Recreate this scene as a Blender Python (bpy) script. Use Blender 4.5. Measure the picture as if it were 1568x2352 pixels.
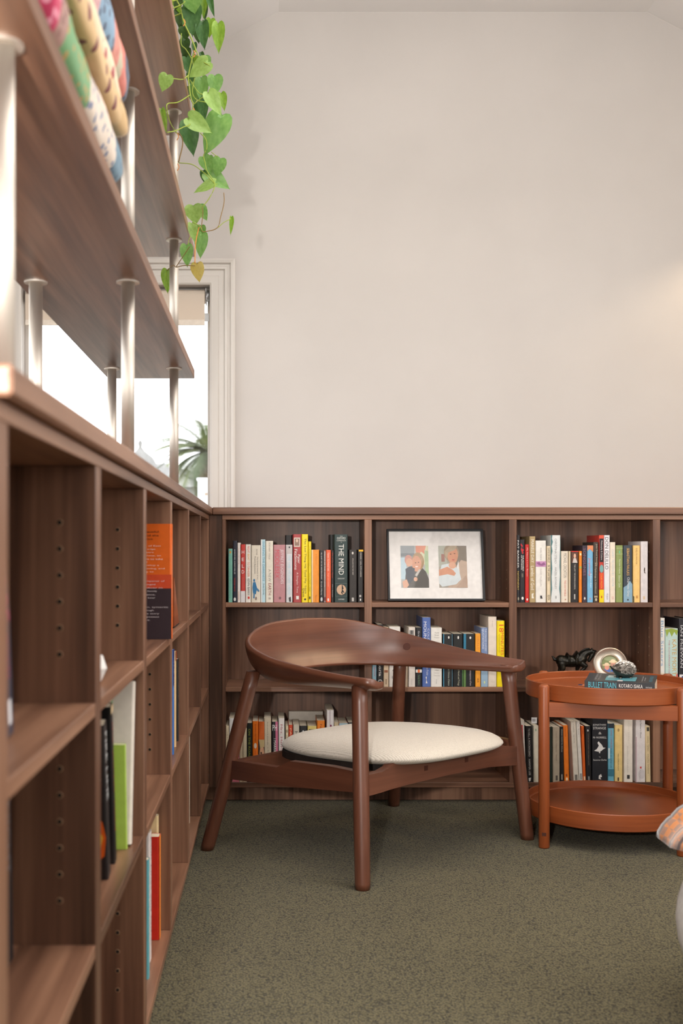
import bpy, bmesh, math, random
from mathutils import Vector, Matrix
random.seed(7)
for _o in list(bpy.data.objects): bpy.data.objects.remove(_o)
SC = bpy.context.scene
COL = SC.collection
# ------------------------------------------------------------------ camera
F, VX, VY, H = 2600.0, 619.0, 1260.0, 0.885      # focal length in px, vanishing point, eye height (image 1568x2352)
cam_d = bpy.data.cameras.new('camera'); cam = bpy.data.objects.new('camera', cam_d); COL.objects.link(cam)
cam.location = (0, 0, H); cam.rotation_euler = (math.pi/2, 0, 0)
cam_d.sensor_width = 36; cam_d.lens = F*36/2352
cam_d.shift_x = (784-VX)/2352; cam_d.shift_y = (VY-1176)/2352
cam_d.clip_start = .05; cam_d.clip_end = 300
cam_d.dof.use_dof = True; cam_d.dof.focus_distance = 3.45; cam_d.dof.aperture_fstop = 5.0
SC.camera = cam
# ------------------------------------------------------------------ sky, unseen lights, exposure
w = bpy.data.worlds.new('overcast_sky'); SC.world = w; w.use_nodes = True
bg = w.node_tree.nodes['Background']; bg.inputs[0].default_value = (.96, .98, 1, 1); bg.inputs[1].default_value = 4.2
def area(name, loc, target, sx, sy, power, col, shape='RECTANGLE'):
    d = bpy.data.lights.new(name, 'AREA'); d.shape = shape; d.size = sx; d.size_y = sy; d.energy = power; d.color = col
    o = bpy.data.objects.new(name, d); COL.objects.link(o); o.location = loc
    o.rotation_euler = (Vector(target)-Vector(loc)).to_track_quat('-Z', 'Y').to_euler()
    return o
area('assumed_overhead_light', (.72, 1.9, 2.84), (.72, 1.9, 0), 1.1, 2.4, 26, (1, .965, .92))  # bare area light for assumed overhead lighting; no panel fixture is built
area('assumed_overhead_light', (.72, -1.4, 2.84), (.72, -1.4, 0), 1.1, 2.0, 22, (1, .955, .90))  # second unseen overhead light, assumed further back, also without a fixture
area('assumed_rear_daylight', (.9, -2.85, 1.45), (.9, 3, 1.3), 2.4, 1.9, 14, (1, .985, .97))  # unseen area light for assumed daylight from behind; no window in that wall
area('assumed_right_side_light', (2.42, .9, 1.5), (-1, .9, 1.15), 2.6, 1.7, 60, (1, .985, .97))  # unseen light added from the right side; the wall there has no opening
area('ceiling_fill_uplight', (.72, 2.2, 2.25), (.72, 2.2, 3), 1.6, .2, 32, (1, .98, .955))  # unseen fill light added to brighten the ceiling; no pendant hangs here
area('assumed_light_near_camera', (-.27, -.12, 1.02), (.05, 4.2, 2.3), .08, .08, 48, (1, .96, .91), 'DISK')  # unseen light assumed from the leaf shadows; no lamp stands here
SC.view_settings.view_transform = 'Standard'; SC.view_settings.look = 'None'
SC.view_settings.gamma = 1; SC.view_settings.use_curve_mapping = False
SC.view_settings.exposure = -0.08
# ------------------------------------------------------------------ materials
def lin(c):
    return tuple(((v/255)/12.92 if v/255 <= .04045 else ((v/255+.055)/1.055)**2.4) for v in c)+(1,)
MATS = {}
def mat(col, rough=.55, metal=0, spec=.4, name=None):
    k = (tuple(col), rough, metal, spec)
    if k in MATS: return MATS[k]
    m = bpy.data.materials.new(name or 'plain_%d_%d_%d' % tuple(int(v) for v in col)); m.use_nodes = True
    b = m.node_tree.nodes['Principled BSDF']
    nt = m.node_tree; N = nt.nodes
    tc = N.new('ShaderNodeTexCoord'); no = N.new('ShaderNodeTexNoise'); no.inputs['Scale'].default_value = 60; no.inputs['Detail'].default_value = 4
    nt.links.new(tc.outputs['Object'], no.inputs['Vector'])
    rp = N.new('ShaderNodeValToRGB'); L = lin(col)
    rp.color_ramp.elements[0].position = .3; rp.color_ramp.elements[0].color = tuple(v*.93 for v in L[:3])+(1,)
    rp.color_ramp.elements[1].position = .7; rp.color_ramp.elements[1].color = tuple(min(1, v*1.05) for v in L[:3])+(1,)
    nt.links.new(no.outputs['Fac'], rp.inputs['Fac']); nt.links.new(rp.outputs['Color'], b.inputs['Base Color'])
    b.inputs['Roughness'].default_value = rough; b.inputs['Metallic'].default_value = metal
    b.inputs['Specular IOR Level'].default_value = spec
    MATS[k] = m
    return m
def ramp(nt, stops, interp='LINEAR'):
    r = nt.nodes.new('ShaderNodeValToRGB'); e = r.color_ramp; e.interpolation = interp
    while len(e.elements) < len(stops): e.elements.new(.5)
    for el, (p, c) in zip(e.elements, stops): el.position = p; el.color = lin(c)
    return r
def new_mat(name):
    m = bpy.data.materials.new(name); m.use_nodes = True
    return m, m.node_tree, m.node_tree.nodes['Principled BSDF']
def wood(name, axis, stops, broad=4, cross=24, fine=95, rough=.5, bump=.08, dist=.6, spec=.35, wts=(.5, .32, .18)):
    """axis: grain direction x, y, z, or h (any horizontal direction)"""
    m, nt, b = new_mat(name); N = nt.nodes; Lk = nt.links.new
    tc = N.new('ShaderNodeTexCoord'); oi = N.new('ShaderNodeObjectInfo'); mul = N.new('ShaderNodeVectorMath'); mul.operation = 'MULTIPLY_ADD'
    comb = N.new('ShaderNodeCombineXYZ')
    for i in range(3): Lk(oi.outputs['Random'], comb.inputs[i])
    mul.inputs[1].default_value = (17.3, 31.1, 23.7); Lk(comb.outputs[0], mul.inputs[0]); Lk(tc.outputs['Object'], mul.inputs[2])
    def noise(c, a, det, d):
        mp = N.new('ShaderNodeMapping'); s = [c, c, c]
        if axis == 'h': s[0] = s[1] = a
        else: s['xyz'.index(axis)] = a
        mp.inputs['Scale'].default_value = s
        Lk(mul.outputs[0], mp.inputs['Vector']); n = N.new('ShaderNodeTexNoise'); n.inputs['Scale'].default_value = 1
        n.inputs['Detail'].default_value = det; n.inputs['Distortion'].default_value = d; Lk(mp.outputs[0], n.inputs['Vector']); return n
    n1 = noise(broad, broad*.06, 2, dist); n2 = noise(cross, cross*.045, 3, dist); n3 = noise(fine, fine*.03, 3, .1)
    acc = None
    for n, w_ in zip((n1, n2, n3), wts):
        md = N.new('ShaderNodeMath'); md.operation = 'MULTIPLY_ADD'; md.inputs[1].default_value = w_; Lk(n.outputs['Fac'], md.inputs[0])
        if acc: Lk(acc.outputs[0], md.inputs[2])
        else: md.inputs[2].default_value = 0
        acc = md
    r = ramp(nt, stops); Lk(acc.outputs[0], r.inputs['Fac']); Lk(r.outputs['Color'], b.inputs['Base Color'])
    bp = N.new('ShaderNodeBump'); bp.inputs['Strength'].default_value = bump; bp.inputs['Distance'].default_value = .002
    Lk(n3.outputs['Fac'], bp.inputs['Height']); Lk(bp.outputs[0], b.inputs['Normal'])
    b.inputs['Roughness'].default_value = rough; b.inputs['Specular IOR Level'].default_value = spec
    return m
WAL = [(.36, (66, 44, 32)), (.45, (101, 69, 52)), (.52, (128, 91, 70)), (.60, (151, 111, 87)), (.68, (131, 97, 76))]
WX, WY, WZ = [wood('walnut_laminate_'+a, a, WAL, 5, 26, 100, rough=.38, spec=.42) for a in 'xyz']
CHW = [(.34, (78, 43, 30)), (.5, (102, 60, 43)), (.66, (124, 78, 58))]
CX, CZ = [wood('dark_stained_oak_'+a, a, CHW, 9, 40, 160, rough=.36, bump=.04, dist=.2, spec=.5) for a in 'hz']
for _m in (CX, CZ):
    _p = _m.node_tree.nodes['Principled BSDF']; _p.inputs['Coat Weight'].default_value = .35; _p.inputs['Coat Roughness'].default_value = .32
TBW = [(.34, (120, 57, 26)), (.5, (148, 75, 36)), (.66, (166, 90, 47))]
TX, TZ = [wood('cherry_'+a, a, TBW, 8, 34, 140, rough=.38, bump=.03, dist=.5, spec=.5) for a in 'hz']
def noise_mat(name, stops, scale, rough, bump=0, bdist=.002, detail=4, bscale=None, sheen=0):
    m, nt, b = new_mat(name); N = nt.nodes; Lk = nt.links.new
    tc = N.new('ShaderNodeTexCoord'); n = N.new('ShaderNodeTexNoise'); n.inputs['Scale'].default_value = scale; n.inputs['Detail'].default_value = detail
    Lk(tc.outputs['Object'], n.inputs['Vector']); r = ramp(nt, stops); Lk(n.outputs['Fac'], r.inputs['Fac']); Lk(r.outputs['Color'], b.inputs['Base Color'])
    b.inputs['Roughness'].default_value = rough; b.inputs['Sheen Weight'].default_value = sheen
    if bump:
        h = n
        if bscale:
            h = N.new('ShaderNodeTexNoise'); h.inputs['Scale'].default_value = bscale; h.inputs['Detail'].default_value = 2; Lk(tc.outputs['Object'], h.inputs['Vector'])
        bp = N.new('ShaderNodeBump'); bp.inputs['Strength'].default_value = bump; bp.inputs['Distance'].default_value = bdist
        Lk(h.outputs['Fac'], bp.inputs['Height']); Lk(bp.outputs[0], b.inputs['Normal'])
    return m
M_WALL = noise_mat('wall_paint', [(.35, (193, 187, 182)), (.65, (197, 191, 186))], 3, .85, .05, .001, 6, 220)
M_CEIL = noise_mat('ceiling_paint', [(.35, (222, 219, 217)), (.65, (226, 223, 221))], 3, .9)
M_TRIM = noise_mat('trim_paint', [(.3, (204, 198, 191)), (.7, (206, 200, 193))], 4, .45)
M_PAGE = noise_mat('page_edges', [(.3, (214, 199, 172)), (.7, (236, 224, 202))], 300, .9)
M_STEEL, _nt, _b = new_mat('brushed_nickel')
_b.inputs['Base Color'].default_value = (.68, .62, .55, 1); _b.inputs['Metallic'].default_value = .88; _b.inputs['Roughness'].default_value = .5
_b.inputs['Anisotropic'].default_value = .5
def carpet():
    m, nt, b = new_mat('olive_loop_carpet'); N = nt.nodes; Lk = nt.links.new
    tc = N.new('ShaderNodeTexCoord'); mp = N.new('ShaderNodeMapping'); mp.inputs['Scale'].default_value = (1, .72, 1); Lk(tc.outputs['Object'], mp.inputs['Vector'])
    v = N.new('ShaderNodeTexVoronoi'); v.inputs['Scale'].default_value = 215; Lk(mp.outputs[0], v.inputs['Vector'])
    n = N.new('ShaderNodeTexNoise'); n.inputs['Scale'].default_value = 300; n.inputs['Detail'].default_value = 4; Lk(mp.outputs[0], n.inputs['Vector'])
    n3 = N.new('ShaderNodeTexNoise'); n3.inputs['Scale'].default_value = 5; Lk(tc.outputs['Object'], n3.inputs['Vector'])
    ad = N.new('ShaderNodeMath'); ad.operation = 'MULTIPLY_ADD'; ad.inputs[1].default_value = -.55; Lk(v.outputs['Distance'], ad.inputs[0]); Lk(n.outputs['Fac'], ad.inputs[2])
    a2 = N.new('ShaderNodeMath'); a2.operation = 'MULTIPLY_ADD'; a2.inputs[1].default_value = .12; Lk(n3.outputs['Fac'], a2.inputs[0]); Lk(ad.outputs[0], a2.inputs[2])
    r = ramp(nt, [(.0, (36, 33, 22)), (.20, (82, 76, 53)), (.46, (118, 109, 78))]); Lk(a2.outputs[0], r.inputs['Fac']); Lk(r.outputs['Color'], b.inputs['Base Color'])
    bp = N.new('ShaderNodeBump'); bp.inputs['Strength'].default_value = .9; bp.inputs['Distance'].default_value = .006; Lk(ad.outputs[0], bp.inputs['Height']); Lk(bp.outputs[0], b.inputs['Normal'])
    b.inputs['Roughness'].default_value = 1; b.inputs['Specular IOR Level'].default_value = .05; b.inputs['Sheen Weight'].default_value = .15
    return m
M_CARPET = carpet()
def glass_mat(k_=.06):
    m, nt, b = new_mat('window_glass'); N = nt.nodes
    out = N['Material Output']; tr = N.new('ShaderNodeBsdfTransparent'); gl = N.new('ShaderNodeBsdfGlossy'); gl.inputs['Roughness'].default_value = .02
    mx = N.new('ShaderNodeMixShader'); mx.inputs[0].default_value = k_
    nt.links.new(tr.outputs[0], mx.inputs[1]); nt.links.new(gl.outputs[0], mx.inputs[2]); nt.links.new(mx.outputs[0], out.inputs['Surface'])
    return m
M_GLASS = glass_mat()
# ------------------------------------------------------------------ mesh helpers
def P(px, py, Y): return Vector(((px-VX)*Y/F, Y, H-(py-VY)*Y/F))
def XX(px, Y): return (px-VX)*Y/F
def ZZ(py, Y): return H-(py-VY)*Y/F
WLOC = {}
def link(name, me, m, parent=None, origin=None, smooth=False):
    """mesh in world coordinates -> object with its origin at the base centre"""
    n = len(me.vertices)
    co = [v.co.copy() for v in me.vertices]
    if origin is None:
        xs = [c.x for c in co]; ys = [c.y for c in co]; zs = [c.z for c in co]
        origin = Vector(((min(xs)+max(xs))/2, (min(ys)+max(ys))/2, min(zs)))
    origin = Vector(origin)
    me.transform(Matrix.Translation(-origin))
    o = bpy.data.objects.new(name, me); COL.objects.link(o)
    if m is not None:
        for mm in (m if isinstance(m, (list, tuple)) else [m]): me.materials.append(mm)
    o.location = origin-(WLOC[parent.name] if parent else Vector())
    if parent: o.parent = parent
    WLOC[o.name] = origin
    if smooth:
        for p in me.polygons: p.use_smooth = True
    return o
def mesh(name, V, Fc, m, parent=None, smooth=False, mats=None, origin=None):
    me = bpy.data.meshes.new(name); me.from_pydata([tuple(v) for v in V], [], Fc); me.update()
    o = link(name, me, m, parent, origin, smooth)
    if mats:
        for p, i in zip(me.polygons, mats): p.material_index = i
    return o
def bmobj(name, bm, m, parent=None, smooth=False, origin=None):
    me = bpy.data.meshes.new(name); bmesh.ops.recalc_face_normals(bm, faces=bm.faces); bm.to_mesh(me); bm.free()
    return link(name, me, m, parent, origin, smooth)
def empty(name, loc, label, cat, group=None):
    o = bpy.data.objects.new(name, None); COL.objects.link(o); o.location = loc; o.empty_display_size = .05
    WLOC[o.name] = Vector(loc); return tag(o, label, cat, group)
USED = {}
def tag(o, label=None, cat=None, group=None, kind=None):
    if label: o['label'] = label
    if cat: o['category'] = cat
    if group: o['group'] = group
    if kind: o['kind'] = kind
    return o
def cbox(a, b, c=.001):
    """chamfered box from corner a to corner b: verts, faces"""
    a = Vector(a); b = Vector(b); lo = Vector(map(min, a, b)); hi = Vector(map(max, a, b)); c = min(c, min(hi-lo)*.3)
    bm = bmesh.new(); idx = {}
    for sx in (0, 1):
        for sy in (0, 1):
            for sz in (0, 1):
                p = [(hi if s else lo)[i] for i, s in enumerate((sx, sy, sz))]
                ins = [p[i]-(c if s else -c) for i, s in enumerate((sx, sy, sz))]
                for ax in range(3):
                    q = ins[:]; q[ax] = p[ax]; idx[sx, sy, sz, ax] = q
    keys = list(idx); V = [idx[k] for k in keys]; n = {k: i for i, k in enumerate(keys)}; Fc = []
    S = [(0, 0), (1, 0), (1, 1), (0, 1)]
    def key(ax, s, u, v, pa):
        t = [0, 0, 0]; t[ax] = s; t[(ax+1) % 3] = u; t[(ax+2) % 3] = v; return n[(t[0], t[1], t[2], pa)]
    for ax in range(3):
        for s in (0, 1):
            f = [key(ax, s, u, v, ax) for u, v in S]; Fc.append(f if s else f[::-1])
        a1, a2 = (ax+1) % 3, (ax+2) % 3      # edges parallel to ax
        for u, v in S:
            f = [key(ax, 0, u, v, a1), key(ax, 1, u, v, a1), key(ax, 1, u, v, a2), key(ax, 0, u, v, a2)]
            Fc.append(f if (u+v) % 2 == 1 else f[::-1])
    for sx in (0, 1):
        for sy in (0, 1):
            for sz in (0, 1):
                f = [n[(sx, sy, sz, k)] for k in range(3)]; Fc.append(f if (sx+sy+sz) % 2 == 1 else f[::-1])
    bm.free()
    return V, Fc
def box(name, a, b, m, parent=None, c=.001):
    V, Fc = cbox(a, b, c); return mesh(name, V, Fc, m, parent)
class MB:
    def __init__(s): s.V = []; s.F = []; s.M = []
    def add(s, V, Fc, mi=0):
        o = len(s.V); s.V += [tuple(v) for v in V]; s.F += [[i+o for i in f] for f in Fc]; s.M += [mi]*len(Fc); return s
    def box(s, a, b, c=.001, mi=0): return s.add(*cbox(a, b, c), mi)
    def build(s, name, m, parent=None, smooth=False, origin=None): return mesh(name, s.V, s.F, m, parent, smooth, s.M, origin)
def ring_tube(pts, rads, seg=16, caps=True, flat_z=False):
    """tube through pts; flat_z keeps every ring horizontal"""
    V = []; Fc = []
    for i, (p, r) in enumerate(zip(pts, rads)):
        p = Vector(p)
        if flat_z: u, v = Vector((1, 0, 0)), Vector((0, 1, 0))
        else:
            t = (Vector(pts[min(i+1, len(pts)-1)])-Vector(pts[max(i-1, 0)])).normalized()
            ref = Vector((0, 0, 1)) if abs(t.z) < .9 else Vector((1, 0, 0))
            u = t.cross(ref).normalized(); v = t.cross(u).normalized()
        for k in range(seg):
            a = 2*math.pi*k/seg; V.append(p+u*(math.cos(a)*r)+v*(math.sin(a)*r))
    for i in range(len(pts)-1):
        for k in range(seg):
            Fc.append([i*seg+k, i*seg+(k+1) % seg, (i+1)*seg+(k+1) % seg, (i+1)*seg+k])
    if caps: Fc.append(list(range(seg))[::-1]); Fc.append([(len(pts)-1)*seg+k for k in range(seg)])
    return V, Fc
def tube(name, pts, rads, m, parent=None, seg=16, flat_z=False):
    V, Fc = ring_tube(pts, rads, seg, True, flat_z)
    bm = bmesh.new(); vs = [bm.verts.new(v) for v in V]
    for f in Fc: bm.faces.new([vs[i] for i in f])
    o = bmobj(name, bm, m, parent)
    for p in o.data.polygons: p.use_smooth = len(p.vertices) == 4
    return o
def lathe(prof, cen, seg=40, axis='z'):
    V = []; Fc = []; n = len(prof)
    for k in range(seg):
        a = 2*math.pi*k/seg
        for r, z in prof: V.append((cen[0]+r*math.cos(a), cen[1]+r*math.sin(a), cen[2]+z))
    for k in range(seg):
        for i in range(n-1):
            a, b, c, d = k*n+i, ((k+1) % seg)*n+i, ((k+1) % seg)*n+i+1, k*n+i+1
            Fc.append([a, b, c, d])
    return V, Fc
def smooth_angle(o, ang=40):
    for p in o.data.polygons: p.use_smooth = True
    me = o.data; bm = bmesh.new(); bm.from_mesh(me); lim = math.radians(ang)
    for e in bm.edges:
        if len(e.link_faces) == 2 and e.calc_face_angle(0) > lim: e.smooth = False
    bm.to_mesh(me); bm.free(); return o
TXT = {}
def text_geo(s):
    """unit-box text: verts with x 0..1, y 0..1, faces, aspect"""
    if s in TXT: return TXT[s]
    cu = bpy.data.curves.new('t', 'FONT'); cu.body = s; cu.resolution_u = 2; cu.align_x = 'LEFT'
    o = bpy.data.objects.new('t', cu); me = bpy.data.meshes.new_from_object(o)
    V = [v.co.copy() for v in me.vertices]; Fc = [list(p.vertices) for p in me.polygons]
    bpy.data.objects.remove(o); bpy.data.curves.remove(cu); bpy.data.meshes.remove(me)
    xs = [v.x for v in V]; ys = [v.y for v in V]; x0, x1, y0, y1 = min(xs), max(xs), min(ys), max(ys)
    TXT[s] = ([((v.x-x0)/(x1-x0), (v.y-y0)/(y1-y0)) for v in V], Fc, (x1-x0)/(y1-y0)); return TXT[s]
def spline(pts, n):
    """Catmull-Rom through pts, n samples per span"""
    pts = [Vector(p) for p in pts]; q = [pts[0]*2-pts[1]]+pts+[pts[-1]*2-pts[-2]]; out = []
    for i in range(1, len(q)-2):
        a, b, c, d = q[i-1:i+3]
        for k in range(n):
            t = k/n; out.append(.5*((2*b)+(c-a)*t+(2*a-5*b+4*c-d)*t*t+(3*b-a-3*c+d)*t**3))
    out.append(pts[-1]); return out
# ================================================================== the room
YW = 4.20                      # back wall
XL, XR, YR = -1.06, 2.49, -3.0 # side walls, rear wall
ZC = 2.877                     # flat ceiling
XA, XB = .034, 1.40            # where the ceiling starts to slope
SL = .52
S = 'structure'
tag(box('floor', (XL-.1, YR-.1, -.06), (XR+.1, YW+.1, 0), M_CARPET), kind=S)
WX0, WX1, WZ0, WZ1 = -.919, -.221, .95, 1.862       # window opening
mb = MB(); T = .16
for a, b in (((XL-.1, YW, 0), (WX0, YW+T, 3)), ((WX1, YW, 0), (XR+.1, YW+T, 3)), ((WX0, YW, WZ1), (WX1, YW+T, 3)), ((WX0, YW, 0), (WX1, YW+T, WZ0))):
    mb.box(a, b, 0)
tag(mb.build('wall_back', M_WALL), kind=S)
mb = MB(); LY0, LY1, LZ0, LZ1 = .5, 3.9, 1.04, 1.862  # assumed opening in the left wall, added to let daylight reach the rack
for a, b in (((XL-.14, YR, 0), (XL, YW, LZ0)), ((XL-.14, YR, LZ1), (XL, YW, 2.6)), ((XL-.14, YR, LZ0), (XL, LY0, LZ1)), ((XL-.14, LY1, LZ0), (XL, YW, LZ1))): mb.box(a, b, 0)
tag(mb.build('wall_left', M_WALL), kind=S)
tag(box('wall_right', (XR, YR, 0), (XR+.1, YW, 2.6), M_WALL), kind=S)
tag(box('wall_rear', (XL-.1, YR-.1, 0), (XR+.1, YR, 3), M_WALL), kind=S)
prof = [(XL-.1, ZC-SL*(XA-XL+.1)), (XA, ZC), (XB, ZC), (XR+.1, ZC-SL*(XR+.1-XB))]
V = []; Fc = []
for y in (YR-.1, YW+.1):
    V += [(x, y, z) for x, z in prof]+[(x, y, z+.1) for x, z in prof]
for i in range(3):
    Fc += [[i, i+1, 9+i, 8+i], [4+i, 12+i, 13+i, 5+i]]
Fc += [[0, 8, 12, 4], [3, 7, 15, 11]]
tag(mesh('ceiling', V, Fc, M_CEIL), kind=S)
# window: casing, frame, pane
win = bpy.data.objects.new('window_1', None); COL.objects.link(win); win.location = (WX0/2+WX1/2, YW, WZ0); WLOC[win.name] = Vector(win.location)
tag(win, 'white framed window with moulded casing in the back wall corner', None, None, S)
CW = .094
cprof = [(0, .0), (0, .012), (.006, .016), (.030, .016), (.034, .012), (.052, .012), (.056, .020), (.064, .020), (.068, .015), (.074, .015), (.078, .024), (.088, .026), (CW, .022), (CW, 0)]
def casing(kind):
    V = []; n = len(cprof)
    for u, d in cprof:
        if kind == 'r': V += [(WX1+u, YW-d, 1.03), (WX1+u, YW-d, WZ1+u)]
        elif kind == 'l': V += [(WX0-u, YW-d, 1.03), (WX0-u, YW-d, WZ1+u)]
        else: V += [(WX0-u, YW-d, WZ1+u), (WX1+u, YW-d, WZ1+u)]
    Fc = [[2*i, 2*i+1, 2*i+3, 2*i+2] for i in range(n-1)]
    o = mesh('casing_head' if kind == 'h' else 'casing_stile', V, Fc, M_TRIM, win); return o
for k in 'rlh': casing(k)
fy = YW+.055
for nm, a, b in (('sash_stile', (WX1-.012, fy, WZ0), (WX1, fy+.05, WZ1)), ('sash_stile', (WX0, fy, WZ0), (WX0+.03, fy+.05, WZ1)), ('sash_rail', (WX0+.03, fy, WZ1-.04), (WX1-.012, fy+.05, WZ1)), ('sash_rail', (WX0+.03, fy, WZ0), (WX1-.012, fy+.05, WZ0+.04))):
    box(nm, a, b, M_TRIM, win)
box('pane', (WX0+.03, fy+.022, WZ0+.04), (WX1-.012, fy+.026, WZ1-.04), M_GLASS, win, 0)
assumed_win = bpy.data.objects.new('assumed_left_window', None); COL.objects.link(assumed_win); assumed_win.location = (XL-.07, (LY0+LY1)/2, LZ0); WLOC[assumed_win.name] = Vector(assumed_win.location)  # unseen window, assumed from the light on the rack and added for daylight
tag(assumed_win, 'assumed wide white framed window in the left wall behind the rack', None, None, S)
for i, y in enumerate((LY0, LY0+(LY1-LY0)/3, LY0+(LY1-LY0)*2/3, LY1-.04)): box('sash_stile', (XL-.09, y, LZ0), (XL-.05, y+.04, LZ1), M_TRIM, assumed_win)
for z in (LZ0, LZ1-.04): box('sash_rail', (XL-.088, LY0+.04, z), (XL-.052, LY1-.04, z+.04), M_TRIM, assumed_win)
for i in range(3): box('pane', (XL-.072, LY0+(LY1-LY0)/3*i+.02, LZ0+.03), (XL-.069, LY0+(LY1-LY0)/3*(i+1)+.01, LZ1-.03), M_GLASS, assumed_win, 0)
# roller blind
def blind_cloth():
    m, nt, b = new_mat('blind_cloth'); N = nt.nodes; b.inputs['Base Color'].default_value = lin((224, 210, 194)); b.inputs['Roughness'].default_value = .9
    tr = N.new('ShaderNodeBsdfTranslucent'); tr.inputs[0].default_value = lin((224, 204, 184)); mx = N.new('ShaderNodeMixShader'); mx.inputs[0].default_value = .22
    nt.links.new(b.outputs[0], mx.inputs[1]); nt.links.new(tr.outputs[0], mx.inputs[2]); nt.links.new(mx.outputs[0], N['Material Output'].inputs['Surface']); return m
M_BLIND = blind_cloth()
bl = empty('roller_blind', (-.57, YW+.03, 1.717), 'cream roller blind half rolled up at the top of the window', 'blind')
V, Fc = ring_tube([(WX0+.012, YW+.03, 1.825), (WX1-.020, YW+.03, 1.825)], [.026, .026], 20)
mesh('fabric_roll', V, Fc, M_BLIND, bl, True)
box('fabric_drop', (WX0+.012, YW+.004, 1.724), (WX1-.020, YW+.006, 1.83), M_BLIND, bl, 0)
box('bottom_bar', (WX0+.012, YW+.001, 1.715), (WX1-.020, YW+.010, 1.735), mat((228, 216, 202), .6), bl)
box('bracket', (WX1-.018, YW+.012, 1.795), (WX1-.014, YW+.05, 1.855), mat((196, 196, 198), .3, .8), bl)
V, Fc = ring_tube([(WX1-.016, YW+.02, 1.825), (WX1-.003, YW+.02, 1.825)], [.018, .018], 16)
mesh('chain_drive', V, Fc, mat((176, 178, 182), .3, .8), bl, True)
box('bracket_cover', (WX1-.020, YW+.006, 1.73), (WX1-.004, YW+.012, 1.76), mat((210, 212, 214), .4), bl)
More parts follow.
